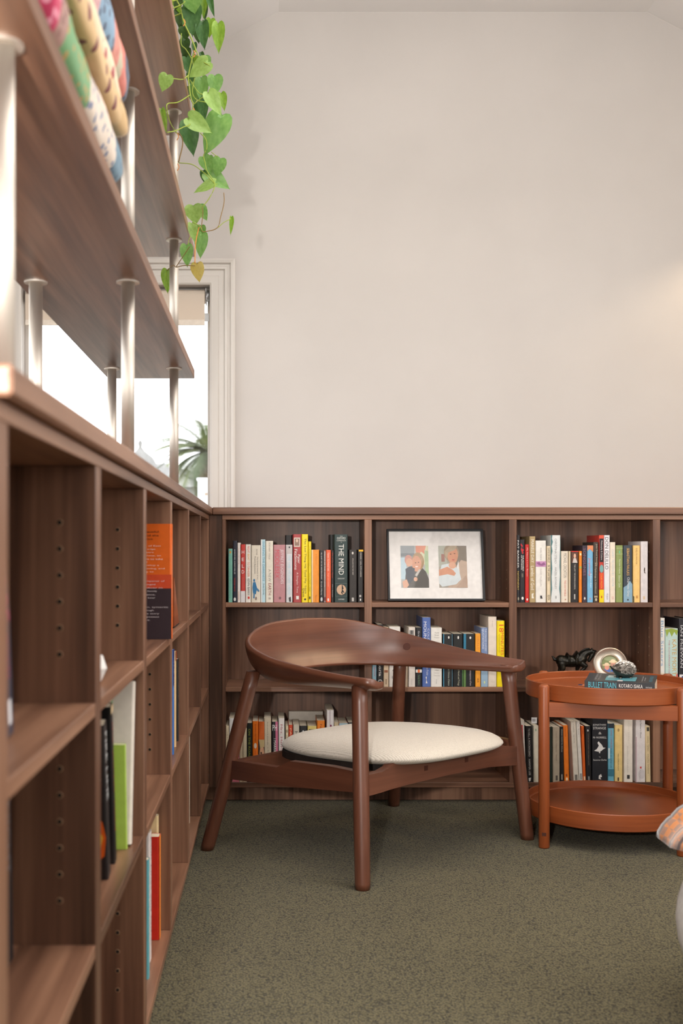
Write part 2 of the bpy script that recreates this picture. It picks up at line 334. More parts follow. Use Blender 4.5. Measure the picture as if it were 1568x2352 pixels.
# ------------------------------------------------------------------ outside the window
def outside():
    tag(box('ground_outside', (-60, -30, -3.2), (40, 120, -3.0), noise_mat('pale_ground', [(.3, (150, 150, 140)), (.7, (175, 172, 160))], 1, .9)), kind=S)
    # palm
    Yp = 30.0; c = P(478, 1040, Yp)
    pm = empty('palm_tree', (c.x, Yp, -3), 'date palm with arching green fronds outside the window', 'palm tree')
    tube('trunk', [(c.x, Yp, -3), (c.x+.05, Yp, 1), (c.x, Yp, c.z)], [.34, .27, .24], noise_mat('palm_bark', [(.3, (96, 84, 70)), (.7, (136, 120, 100))], 9, .95, .6, .03), pm, 12)
    greens = [noise_mat('frond_green_%d' % i, [(.3, a), (.7, b)], 3, .6) for i, (a, b) in enumerate((((72, 84, 46), (104, 114, 72)), ((88, 98, 58), (124, 132, 88)), ((54, 66, 42), (84, 96, 66))))]
    rnd = random.Random(3)
    for k in range(44):
        az = rnd.uniform(0, 2*math.pi); el = rnd.uniform(-.5, 1.15); L = rnd.uniform(1.35, 1.75)
        pts = []; d = Vector((math.cos(az)*math.cos(el), math.sin(az)*math.cos(el), math.sin(el))); p = Vector((c.x, Yp, c.z))
        for i in range(9):
            pts.append(p.copy()); p = p+d*(L/8); d = (d+Vector((0, 0, -.17))).normalized()
        m = MB()
        for i in range(8):
            t = (pts[i+1]-pts[i]).normalized(); sd = t.cross(Vector((0, 0, 1))); sd = sd.normalized() if sd.length > .01 else Vector((1, 0, 0))
            for j in range(4):
                q = pts[i].lerp(pts[i+1], j/4); ln = .34*math.sin(math.pi*min(1, (i+j/4+.8)/9.2))+.05
                for s_ in (-1, 1):
                    tip = q+(sd*s_*.85+t*.6+Vector((0, 0, -.28))).normalized()*ln
                    m.add([q-t*.02, q+t*.028, tip], [[0, 1, 2]])
            m.add([pts[i]-sd*.012, pts[i]+sd*.012, pts[i+1]+sd*.01, pts[i+1]-sd*.01], [[0, 1, 2, 3]])
        m.build('frond', greens[k % 3], pm)
    # house with a cupola
    Yh = 46.0; a = P(322, 1010, Yh); sx = Yh/F
    hs = empty('distant_house', (a.x, Yh, -3), 'pale distant house with domed cupola and finial on its roof', 'house')
    grey = noise_mat('slate_roof', [(.3, (112, 111, 109)), (.7, (130, 129, 126))], 3, .7); pale = mat((128, 127, 124), .8)
    zt = a.z
    V, Fc = lathe([(.02, zt+.0), (.10, zt-.12), (.07, zt-.3), (.18, zt-.45), (.55, zt-.75), (.78, zt-1.2), (.82, zt-1.35), (.7, zt-1.4), (.7, zt-2.2)], (a.x, Yh, 0), 16)
    mesh('cupola', V, Fc, grey, hs, True)
    z1 = zt-.95; z2 = zt-2.0
    V = [(a.x-3.4, Yh-1.5, z2), (a.x+2.6, Yh-1.5, z2), (a.x+2.6, Yh+4, z2), (a.x-3.4, Yh+4, z2), (a.x-1.8, Yh+1.2, z1), (a.x+1.0, Yh+1.2, z1)]
    mesh('roof', V, [[0, 1, 5, 4], [1, 2, 5], [2, 3, 4, 5], [3, 0, 4], [3, 2, 1, 0]], grey, hs)
    box('walls', (a.x-3.2, Yh-1.3, -3), (a.x+2.4, Yh+3.8, z2), pale, hs)
    for i in range(4): box('chimney' if i == 0 else 'window', (a.x-2.6+i*1.3, Yh-1.34 if i else Yh+.5, z2-1.5 if i else z1-.2), (a.x-2.0+i*1.3, Yh-1.26 if i else Yh+1, z2-.4 if i else z1+.5), pale if i == 0 else mat((120, 130, 140), .2), hs)
    # white neighbouring building
    Yb = 22.0; b0 = P(452, 1098, Yb)
    nb = empty('white_outbuilding', (b0.x+1.2, Yb, -3), 'plain white flat-roofed building beyond the window, below the palm', 'building')
    box('walls', (b0.x+.02, Yb, -3), (b0.x+2.4, Yb+2, b0.z-.05), mat((232, 234, 238), .7), nb)
    box('roof_edge', (b0.x, Yb-.04, b0.z-.05), (b0.x+2.45, Yb+2.05, b0.z), mat((240, 241, 244), .6), nb)
    q = P(470, 1134, Yb); box('vent', (q.x, Yb-.03, q.z-.03), (q.x+.1, Yb, q.z+.02), mat((150, 130, 112), .6), nb)
    box('parapet_block', (b0.x+.3, Yb+.3, b0.z), (b0.x+1.6, Yb+1.5, b0.z+.30), mat((236, 238, 242), .7), nb)
    # low hedge / houses line
    Yl = 60.0
    for i, (x0, x1, yt) in enumerate(((330, 372, 1058), (366, 420, 1072), (395, 460, 1078))):
        p0 = P(x0, yt, Yl); p1 = P(x1, yt, Yl); r = empty('far_rooftop', ((p0.x+p1.x)/2, Yl, -3), ('far pale gabled house beside the cupola', 'far pale gabled house between cupola and palm', 'far pale gabled house behind the palm fronds')[i], 'house', 'far houses')
        box('walls', (p0.x, Yl, -3), (p1.x, Yl+4, p0.z-.5), mat((122, 124, 126), .8), r)
        V = [(p0.x-.2, Yl-.2, p0.z-.5), (p1.x+.2, Yl-.2, p0.z-.5), (p1.x+.2, Yl+4.2, p0.z-.5), (p0.x-.2, Yl+4.2, p0.z-.5), (p0.x-.2, Yl+2, p0.z), (p1.x+.2, Yl+2, p0.z)]
        mesh('roof', V, [[0, 1, 5, 4], [2, 3, 4, 5], [1, 2, 5], [3, 0, 4], [3, 2, 1, 0]], grey, r)
        Yl += 9
outside()
# ================================================================== bookcases
YB = 3.927                                  # front plane of the back bookcase
XF = -.210                                  # front plane of the left bookcase
ZT, ZO = H+.1163, H+.1006                   # carcass top, top of the openings
Z1t, Z1b = H-.1873, H-.2039
Z2t, Z2b = H-.4805, H-.4970
Z3t, Z3b = H-.8115, H-.829
YI = 4.165                                  # inner back of the back bookcase
hole_dark = mat((26, 17, 12), .8); hole_rim = mat((150, 116, 88), .5); hole_light = mat((196, 170, 140), .5)
def hole_geo(c, n, r):
    """a drilled hole seen as a dished ring: verts, faces, mats (0 rim, 1 bore)"""
    n = Vector(n); u = Vector((0, 0, 1)); v = n.cross(u); V = []; Fc = []; Mi = []
    for rr, d in ((r, .0002), (r*.72, .0005), (r*.5, .0004)):
        for k in range(10):
            a = 2*math.pi*k/10; V.append(Vector(c)+n*d+u*(math.cos(a)*rr)+v*(math.sin(a)*rr))
    for j in (0, 1):
        for k in range(10): Fc.append([j*10+k, j*10+(k+1) % 10, j*10+10+(k+1) % 10, j*10+10+k]); Mi.append(0 if j == 0 else 1)
    Fc.append([20+k for k in range(10)]); Mi.append(1)
    return V, Fc, Mi
ROWS = ((Z1t, ZO), (Z2t, Z1b), (Z3t, Z2b))
def bookcase_left():
    XK = XF-.31
    r = empty('low_bookcase', (XF-.155, 2.4, 0), 'long low walnut bookcase running along the left under the posts', 'bookcase')
    div = [(.871, .911), (1.373, 1.413), (1.896, 1.936), (2.407, 2.447), (2.924, 2.964), (3.432, 3.472), (3.905, 3.926)]
    box('top_board', (XF, .871, ZO), (XK, 3.926, ZT), WY, r)
    box('bottom_board', (XF, .871, Z3b), (XK, 3.926, Z3t), WY, r)
    box('back_panel', (XK, .871, Z3b), (XK-.012, 3.926, ZT), WZ, r)
    box('plinth', (XF-.05, .90, 0.002), (XF-.068, 3.926, Z3b), WY, r)
    ds = [box('upright', (XF-.0004, a, Z3t), (XK, b, ZO), WZ, r) for a, b in div]
    for i in range(6):
        for zt, zb in ((Z1t, Z1b), (Z2t, Z2b)): box('shelf', (XF-.0012, div[i][1], zb), (XK, div[i+1][0], zt), WY, r)
    # shelf-pin holes, two columns on the near face of each upright
    proto = None
    for di in range(1, 7):
        y = div[di][0]
        for (zb, zt) in ROWS:
            n = 6
            z0 = (zb+zt)/2-.032*2.5-.005
            for k in range(n):
                z = z0+.032*k
                for x in (XF-.0445, XF-.262):
                    if di <= 2 and x > XF-.1:
                        if proto is None:
                            V, Fc, Mi = hole_geo((0, 0, 0), (0, -1, 0), .0042); me = bpy.data.meshes.new('pin_hole'); me.from_pydata([tuple(v) for v in V], [], Fc)
                            me.materials.append(hole_rim); me.materials.append(hole_dark)
                            for p, q in zip(me.polygons, Mi): p.material_index = q
                            proto = me
                        o = bpy.data.objects.new('pin_hole', proto); COL.objects.link(o); o.parent = ds[di]; o.location = Vector((x, y, z))-WLOC[ds[di].name]
        mb = MB()
        for (zb, zt) in ROWS:
            z0 = (zb+zt)/2-.032*2.5-.005
            for k in range(6):
                for x in (XF-.0445, XF-.262):
                    if di <= 2 and x > XF-.1: continue
                    V, Fc, Mi = hole_geo((x, y, z0+.032*k), (0, -1, 0), .004)
                    o0 = len(mb.V); mb.V += [tuple(v) for v in V]; mb.F += [[i+o0 for i in f] for f in Fc]; mb.M += Mi
        tag(mb.build('pin_holes', [hole_rim, hole_dark], ds[di]), kind='stuff')
    return r
bookcase_left()
def bookcase_back():
    r = empty('low_bookcase', (.8, YB+.12, 0), 'low walnut bookcase along the back wall behind the armchair', 'bookcase')
    def X(px): return XX(px, YB)
    ops = [(518, 836.5), (853.6, 1168.8), (1186.4, 1499), (1515.7, 1829)]
    xe = X(1846)
    box('top_board', (X(510), YB, ZO), (xe, YI, ZT), WX, r)
    box('bottom_board', (X(510), YB, Z3b), (xe, YI, Z3t), WX, r)
    box('back_panel', (XF-.02, YI, Z3b), (xe, YI+.012, ZT), WZ, r)
    box('plinth', (XF-.05, YB+.05, .002), (xe, YB+.066, Z3b), WZ, r)
    box('corner_filler', (XF, YB, Z3b), (X(510)-.0006, YB+.02, ZT), WZ, r)
    edges = [(510, 518)]+[(ops[i][1], ops[i+1][0]) for i in range(3)]+[(1829, 1846)]
    ups = [box('upright', (X(a), YB-.0004, Z3t), (X(b), YI, ZO), WZ, r) for a, b in edges]
    for a, b in ops:
        for zt, zb in ((Z1t, Z1b), (Z2t, Z2b)): box('shelf', (X(a), YB+.0012, zb), (X(b), YI, zt), WX, r)
    for i in (1, 2, 3):
        mb = MB(); x = X(edges[i][0])
        for (zb, zt) in ROWS:
            z0 = (zb+zt)/2-.032*3
            for k in range(6):
                for y in (YB+.04, YB+.155):
                    V, Fc, Mi = hole_geo((x, y, z0+.032*k), (-1, 0, 0), .003)
                    o0 = len(mb.V); mb.V += [tuple(v) for v in V]; mb.F += [[j+o0 for j in f] for f in Fc]; mb.M += Mi
        tag(mb.build('pin_holes', [hole_light, hole_light], ups[i]), kind='stuff')
    return r
bookcase_back()
# countertop: two boards meeting in the corner
CT, CB, XCF, YCF = H+.1427, H+.1177, -.198, 3.915
ct = empty('countertop', (.3, 3.9, CB), 'walnut countertop boards capping both low bookcases and meeting in the corner', 'countertop')
box('counter_board', (XCF, .871, CB), (XF-.33, YW-.002, CT), WY, ct, .003)
box('counter_board', (XCF+.0006, YCF, CB), (XX(1849, YB), YW-.002, CT), WX, ct, .002)
# ================================================================== open shelves on posts
XP1, XP0 = -.260, -.429
PY = [1.10, 2.078, 3.080]
SX1, SX0, SY0, SY1 = -.2163, -.466, .905, 3.262
SZ = [(1.375, 1.400), (1.725, 1.750), (2.075, 2.100)]
rk = empty('post_shelf_rack', (-.34, 2.1, CT), 'three walnut shelves carried on slim metal posts above the countertop', 'shelf rack')
for zb, zt in SZ: box('shelf_board', (SX1, SY0, zb), (SX0, SY1, zt), WY, rk, .0015)
lev = [CT]+[z for s_ in SZ for z in s_]
for x in (XP1, XP0):
    for y in PY:
        for i in range(3):
            z0, z1 = lev[2*i], lev[2*i+1]
            p = tube('post', [(x, y, z0), (x, y, z1)], [.0124, .0124], M_STEEL, rk, 24)
            for zf in (z0, z1-.003):
                V, Fc = ring_tube([(x, y, zf), (x, y, zf+.003)], [.0213, .0213], 28)
                mesh('flange', V, Fc, M_STEEL, p)
# ================================================================== books
WHT, BLK, CRM, PGE, ORG = (236, 232, 226), (30, 28, 30), (226, 214, 194), (222, 206, 178), (240, 138, 32)
def book(name, label, group, Mw, T, D, Hh, col, decor=(), hard=False, pages=None, rough=.42):
    """Mw maps local (u across spine, v into the shelf, w up) to world. decor is drawn on the spine."""
    r = empty(name, Mw @ Vector((T/2, D/2, 0)), label, 'book', group)
    rd = min(.0032, T*.22); t = .0016 if hard else .0007
    out = [(0, D), (0, rd), (rd*.3, rd*.3), (rd, 0), (T-rd, 0), (T-rd*.3, rd*.3), (T, rd), (T, D)]
    inn = [(t, D), (t, rd+t*.3), (rd*.3+t*.8, rd*.3+t*.8), (rd+t*.3, t), (T-rd-t*.3, t), (T-rd*.3-t*.8, rd*.3+t*.8), (T-t, rd+t*.3), (T-t, D)]
    n = len(out); V = []; Fc = []
    for w_ in (0, Hh): V += [Mw @ Vector((u, v, w_)) for u, v in out]+[Mw @ Vector((u, v, w_)) for u, v in inn]
    for i in range(n-1):
        Fc += [[i, i+1, 2*n+i+1, 2*n+i], [n+i+1, n+i, 3*n+i, 3*n+i+1], [2*n+i, 2*n+i+1, 3*n+i+1, 3*n+i], [i+1, i, n+i, n+i+1]]
    Fc += [[0, 2*n, 3*n, n], [n-1, 2*n-1, 4*n-1, 3*n-1]]
    mesh('cover', V, Fc, mat(col, rough), r)
    ins = .003 if hard else .0006
    a = Vector((t+.0001, t+.0008, ins)); b = Vector((T-t-.0001, D-ins-.0008, Hh-ins))
    Vb, Fb = cbox(a, b, .0003); mesh('pages', [Mw @ Vector(v) for v in Vb], Fb, pages or M_PAGE, r)
    layers = {}; lift = .0003
    for d in decor:
        k = d[0]; V = []; Fc = []; c = d[-1]
        if k == 't' or k == 'T':           # vertical lettering, a..b fractions from the top, centre u, cap height fraction of T
            _, s_, fa, fb, uc, cap, c = d
            G, FF, asp = text_geo(s_); ln = (fb-fa)*Hh; hgt = cap*T
            for x, y in G: V.append((T*uc-hgt/2+y*hgt, Hh*(1-fa)-x*ln) if k == 't' else (T*uc+hgt/2-y*hgt, Hh*(1-fb)+x*ln))
            Fc = FF; nm = 'lettering'
        elif k == 'h':                     # upright lettering: centre fraction from top, u0..u1, height fraction of Hh
            _, s_, fc, u0, u1, hf, c = d
            G, FF, asp = text_geo(s_)
            for x, y in G: V.append((T*(u0+(u1-u0)*x), Hh*(1-fc)-hf*Hh/2+y*hf*Hh))
            Fc = FF; nm = 'lettering'
        elif k == 'r':
            _, fa, fb, u0, u1, c = d
            V = [(T*u0, Hh*(1-fb)), (T*u1, Hh*(1-fb)), (T*u1, Hh*(1-fa)), (T*u0, Hh*(1-fa))]; Fc = [[0, 1, 2, 3]]; nm = 'colour_band'
        elif k == 'e':
            _, fa, fb, u0, u1, c = d
            for i in range(16):
                an = 2*math.pi*i/16; V.append((T*((u0+u1)/2+(u1-u0)/2*math.cos(an)), Hh*(1-(fa+fb)/2+(fb-fa)/2*math.sin(an))))
            Fc = [list(range(16))]; nm = 'emblem'
        elif k == 'p':
            _, pts, c = d
            V = [(T*u, Hh*(1-f)) for u, f in pts]; Fc = [list(range(len(pts)))]; nm = 'emblem'
            if sum(V[i][0]*V[(i+1) % len(V)][1]-V[(i+1) % len(V)][0]*V[i][1] for i in range(len(V))) < 0: Fc[0].reverse()
        L = layers.setdefault((nm, tuple(c)), MB()); L.add([Mw @ Vector((u, -lift, w_)) for u, w_ in V], Fc); lift += .00012
    for (nm, c), L in layers.items(): L.build(nm, mat(c, .5), r)
    return r
def back_book(x0, x1, yt, zbase, col, label, group, decor=(), lean=0, yf=None, depth=None, **kw):
    Yf = yf or YB+.006
    X0, X1 = XX(x0, Yf), XX(x1, Yf); T = X1-X0-.0004; Hh = ZZ(yt, Yf)-zbase-.0005
    D = depth or min(.195, max(.105, Hh*.66)); Mw = Matrix.Translation((X0+.0002, Yf, zbase+.0004))
    if lean:
        piv = Matrix.Translation((T if lean > 0 else 0, 0, 0)); Mw = Mw @ piv @ Matrix.Rotation(math.radians(lean), 4, 'Y') @ piv.inverted()
    return book('book', label, group, Mw, T, D, Hh, col, decor, **kw)
def shelf_row(spec, sx, x_off, sy, y_off, zbase, phrase, group):
    for sp in spec:
        x0, x1, zt, col, desc, dec = sp[:6]; kw = sp[6] if len(sp) > 6 else {}
        back_book(x_off+x0*sx, x_off+x1*sx, y_off+zt*sy, zbase, col, desc+' '+phrase, group, dec, **kw)
k = .2296
GRY = (150, 150, 148); YEL = (244, 214, 18); RED = (190, 40, 38)
shelf_row([
 (104, 147, 480, (124, 182, 164), 'thin mint green book first from the corner', [('t', 'a tale of two rivers', .38, .92, .45, .22, (78, 140, 124)), ('e', .04, .09, .3, .7, (214, 150, 70))]),
 (150, 193, 400, (42, 44, 58), 'navy book with white and red capitals', [('t', 'ALWAYS WAS, ALWAYS WILL BE', .14, .54, .42, .34, WHT), ('t', 'THOMAS MAYO', .60, .82, .42, .3, (216, 74, 58)), ('e', .92, .98, .2, .75, WHT)]),
 (196, 226, 420, (236, 228, 222), 'slim white book with pale pink lettering', [('t', 'a mother calling', .1, .36, .5, .3, (206, 120, 128)), ('t', 'novel', .82, .95, .5, .3, (222, 140, 96))]),
 (229, 274, 436, (205, 62, 54), 'red book with four big white capitals and white foot', [('r', .805, 1, 0, 1, (232, 228, 228)), ('h', 'H', .135, .2, .8, .058, WHT), ('h', 'E', .26, .22, .78, .058, WHT), ('h', 'L', .375, .24, .76, .058, WHT), ('h', 'D', .475, .2, .8, .058, WHT), ('t', 'ANNE MICHAELS', .57, .78, .5, .2, (228, 150, 140))]),
 (276, 330, 436, (238, 232, 222), 'white book with multicoloured title lettering', [('t', 'NIGHT', .03, .15, .6, .42, (222, 96, 66)), ('t', 'BOAT', .17, .28, .6, .42, (238, 170, 60)), ('t', 'TO TANGIER', .3, .56, .6, .42, (226, 120, 70)), ('t', 'KEVIN BARRY', .59, .88, .6, .4, (70, 66, 66)), ('r', .9, .94, .45, .8, (220, 60, 50))]),
 (333, 428, 445, (230, 220, 202), 'thick cream book with a blue robed figure on its spine', [('t', 'DOYLE', .07, .17, .6, .14, (70, 60, 54)), ('t', 'The Oxford History of the', .2, .6, .66, .15, (70, 60, 54)), ('t', 'French Revolution', .2, .5, .42, .15, (70, 60, 54)), ('e', .59, .64, .22, .42, (52, 120, 168)), ('p', [(.2, .65), (.45, .64), (.62, .74), (.5, .86), (.2, .84), (.14, .74)], (52, 120, 168)), ('p', [(.25, .83), (.42, .83), (.36, .93), (.22, .93)], (80, 132, 170)), ('p', [(.6, .74), (.88, .79), (.84, .82), (.58, .79)], (80, 132, 170)), ('e', .9, .96, .42, .62, (150, 130, 120))]),
 (430, 475, 388, (190, 222, 232), 'pale blue and white book with a tall capital title', [('r', 0, 1, 0, .3, (232, 234, 232)), ('t', 'SHARING THE DARKNESS', .03, .66, .62, .46, (88, 150, 178)), ('t', 'Sheila Cassidy', .7, .88, .62, .36, (48, 84, 104))]),
 (477, 553, 402, (234, 226, 210), 'cream book with grey and dark red capitals', [('t', 'ECKHART TOLLE', .03, .3, .52, .2, (120, 110, 104)), ('t', 'A NEW', .46, .66, .56, .36, (150, 146, 140)), ('t', 'EARTH', .69, .88, .56, .4, (142, 40, 40)), ('r', .92, .95, .4, .7, (190, 180, 170))]),
 (556, 676, 440, (190, 132, 136), 'thick dusty pink book with two lines of tall capitals', [('t', 'JEFFREY EUGENIDES', .08, .68, .7, .32, (226, 214, 216)), ('t', 'MIDDLESEX', .09, .58, .32, .36, (212, 84, 96)), ('e', .9, .95, .45, .65, (130, 90, 96))]),
 (682, 746, 440, (212, 212, 214), 'pale grey book with faded blue title lettering', [('r', 0, .16, 0, 1, (196, 188, 186)), ('t', 'THE TIME WE HAVE TAKEN', .18, .86, .5, .36, (176, 206, 220)), ('e', .03, .06, .4, .65, (60, 60, 62)), ('p', [(.4, .92), (.75, .9), (.82, .99), (.5, .99)], (70, 66, 66))]),
 (752, 835, 335, (170, 60, 60), 'tall red book with a small square portrait at the top', [('r', .05, .185, .1, .86, (216, 204, 190)), ('r', .065, .17, .2, .76, (150, 120, 104)), ('e', .07, .12, .35, .6, (222, 190, 168)), ('t', 'Peter', .3, .43, .72, .3, WHT), ('t', 'FitzSimons', .22, .52, .34, .34, WHT), ('t', 'A Simpler Time', .56, .86, .5, .28, (236, 206, 200)), ('r', .905, .955, .38, .7, WHT)]),
 (837, 903, 335, (240, 212, 10), 'tall bright yellow book with handwritten black title', [('t', 'The Last Thing He Told Me', .06, .72, .55, .36, (44, 40, 20)), ('t', 'Laura', .76, .87, .66, .26, (44, 40, 20)), ('t', 'Dave', .8, .92, .32, .28, (44, 40, 20)), ('e', .94, .97, .4, .7, (60, 50, 20))]),
 (905, 935, 408, (236, 210, 16), 'slim yellow book with a small black title', [('t', 'The Last Train to the Northern Territory', .08, .4, .5, .3, (60, 50, 20)), ('t', 'trains and travel', .52, .82, .5, .3, (90, 76, 20)), ('e', .9, .95, .25, .75, (50, 42, 20))]),
 (937, 1014, 490, (238, 146, 34), 'orange paperback with a pale left edge', [('r', 0, 1, 0, .18, (232, 206, 160)), ('t', 'A Clergyman', .08, .28, .6, .14, (160, 80, 20)), ('t', 'Novel', .86, .98, .6, .2, (180, 96, 30))]),
 (1016, 1057, 497, (34, 30, 32), 'black paperback with a long white title', [('t', 'ALL QUIET ON THE WESTERN FRONT', .04, .56, .5, .34, (216, 210, 204)), ('t', 'Erich Maria', .6, .86, .5, .3, (216, 210, 204)), ('e', .9, .98, .25, .8, (200, 200, 200))]),
 (1058, 1081, 497, (150, 128, 122), 'slim mauve grey paperback squeezed beside the black one', [('t', 'DANCE OF THE HAPPY LION', .03, .7, .5, .45, (226, 218, 212)), ('r', .9, .97, .1, .9, (120, 50, 60))]),
 (1082, 1132, 492, (234, 96, 56), 'coral orange paperback with a white title', [('t', 'TRAIN TO PAKISTAN', .05, .4, .45, .36, (244, 216, 196)), ('t', 'Singh and others', .44, .7, .45, .24, (250, 200, 170)), ('e', .92, .98, .3, .6, WHT)]),
 (1134, 1160, 497, (36, 28, 28), 'slim black paperback with rust red title', [('t', 'We of the Never Never', .04, .54, .5, .5, (176, 70, 44)), ('t', 'Mrs Aeneas', .66, .9, .5, .3, (200, 196, 190))]),
 (1164, 1299, 337, (40, 58, 56), 'thick dark green hardback with a cracked disc emblem', [('h', 'THE', .028, .42, .62, .014, (206, 206, 196)), ('h', 'OXFORD', .055, .2, .84, .03, (224, 222, 214)), ('h', 'COMPANION', .09, .18, .86, .022, (206, 206, 196)), ('h', 'TO', .115, .46, .58, .01, (206, 206, 196)), ('t', 'THE MIND', .145, .595, .52, .38, (230, 228, 220)), ('h', 'GREGORY', .65, .26, .78, .018, (216, 216, 208)), ('r', .72, .912, .08, .95, (98, 112, 106)), ('r', .724, .908, .095, .935, (44, 60, 58)), ('e', .738, .89, .18, .88, (206, 170, 140)), ('p', [(.56, .74), (.6, .74), (.7, .80), (.62, .81), (.78, .86), (.6, .85), (.66, .89), (.5, .86), (.56, .83)], (40, 40, 40)), ('h', 'OXFORD', .955, .3, .76, .02, (220, 220, 212))], dict(hard=True)),
 (1311, 1391, 490, (44, 37, 33), 'wide dark brown paperback with small white title', [('t', 'APOLOGY FOR THE WEST', .16, .48, .5, .14, (200, 190, 180)), ('e', .04, .09, .36, .58, (210, 204, 196)), ('r', .91, .98, .36, .62, (190, 186, 180))]),
 (1398, 1455, 490, (33, 29, 28), 'black paperback with a yellow strip at its head', [('r', 0, .035, .2, 1, (236, 178, 30)), ('t', 'DRINKER + LAIN, WITH LADDER', .05, .52, .55, .26, (206, 200, 190)), ('r', .86, .9, .3, .62, (196, 190, 184)), ('r', .93, .97, .4, .6, WHT)]),
], k, 500, k, 1150, Z1t, 'left of the photo frame', 'books in the top left compartment')
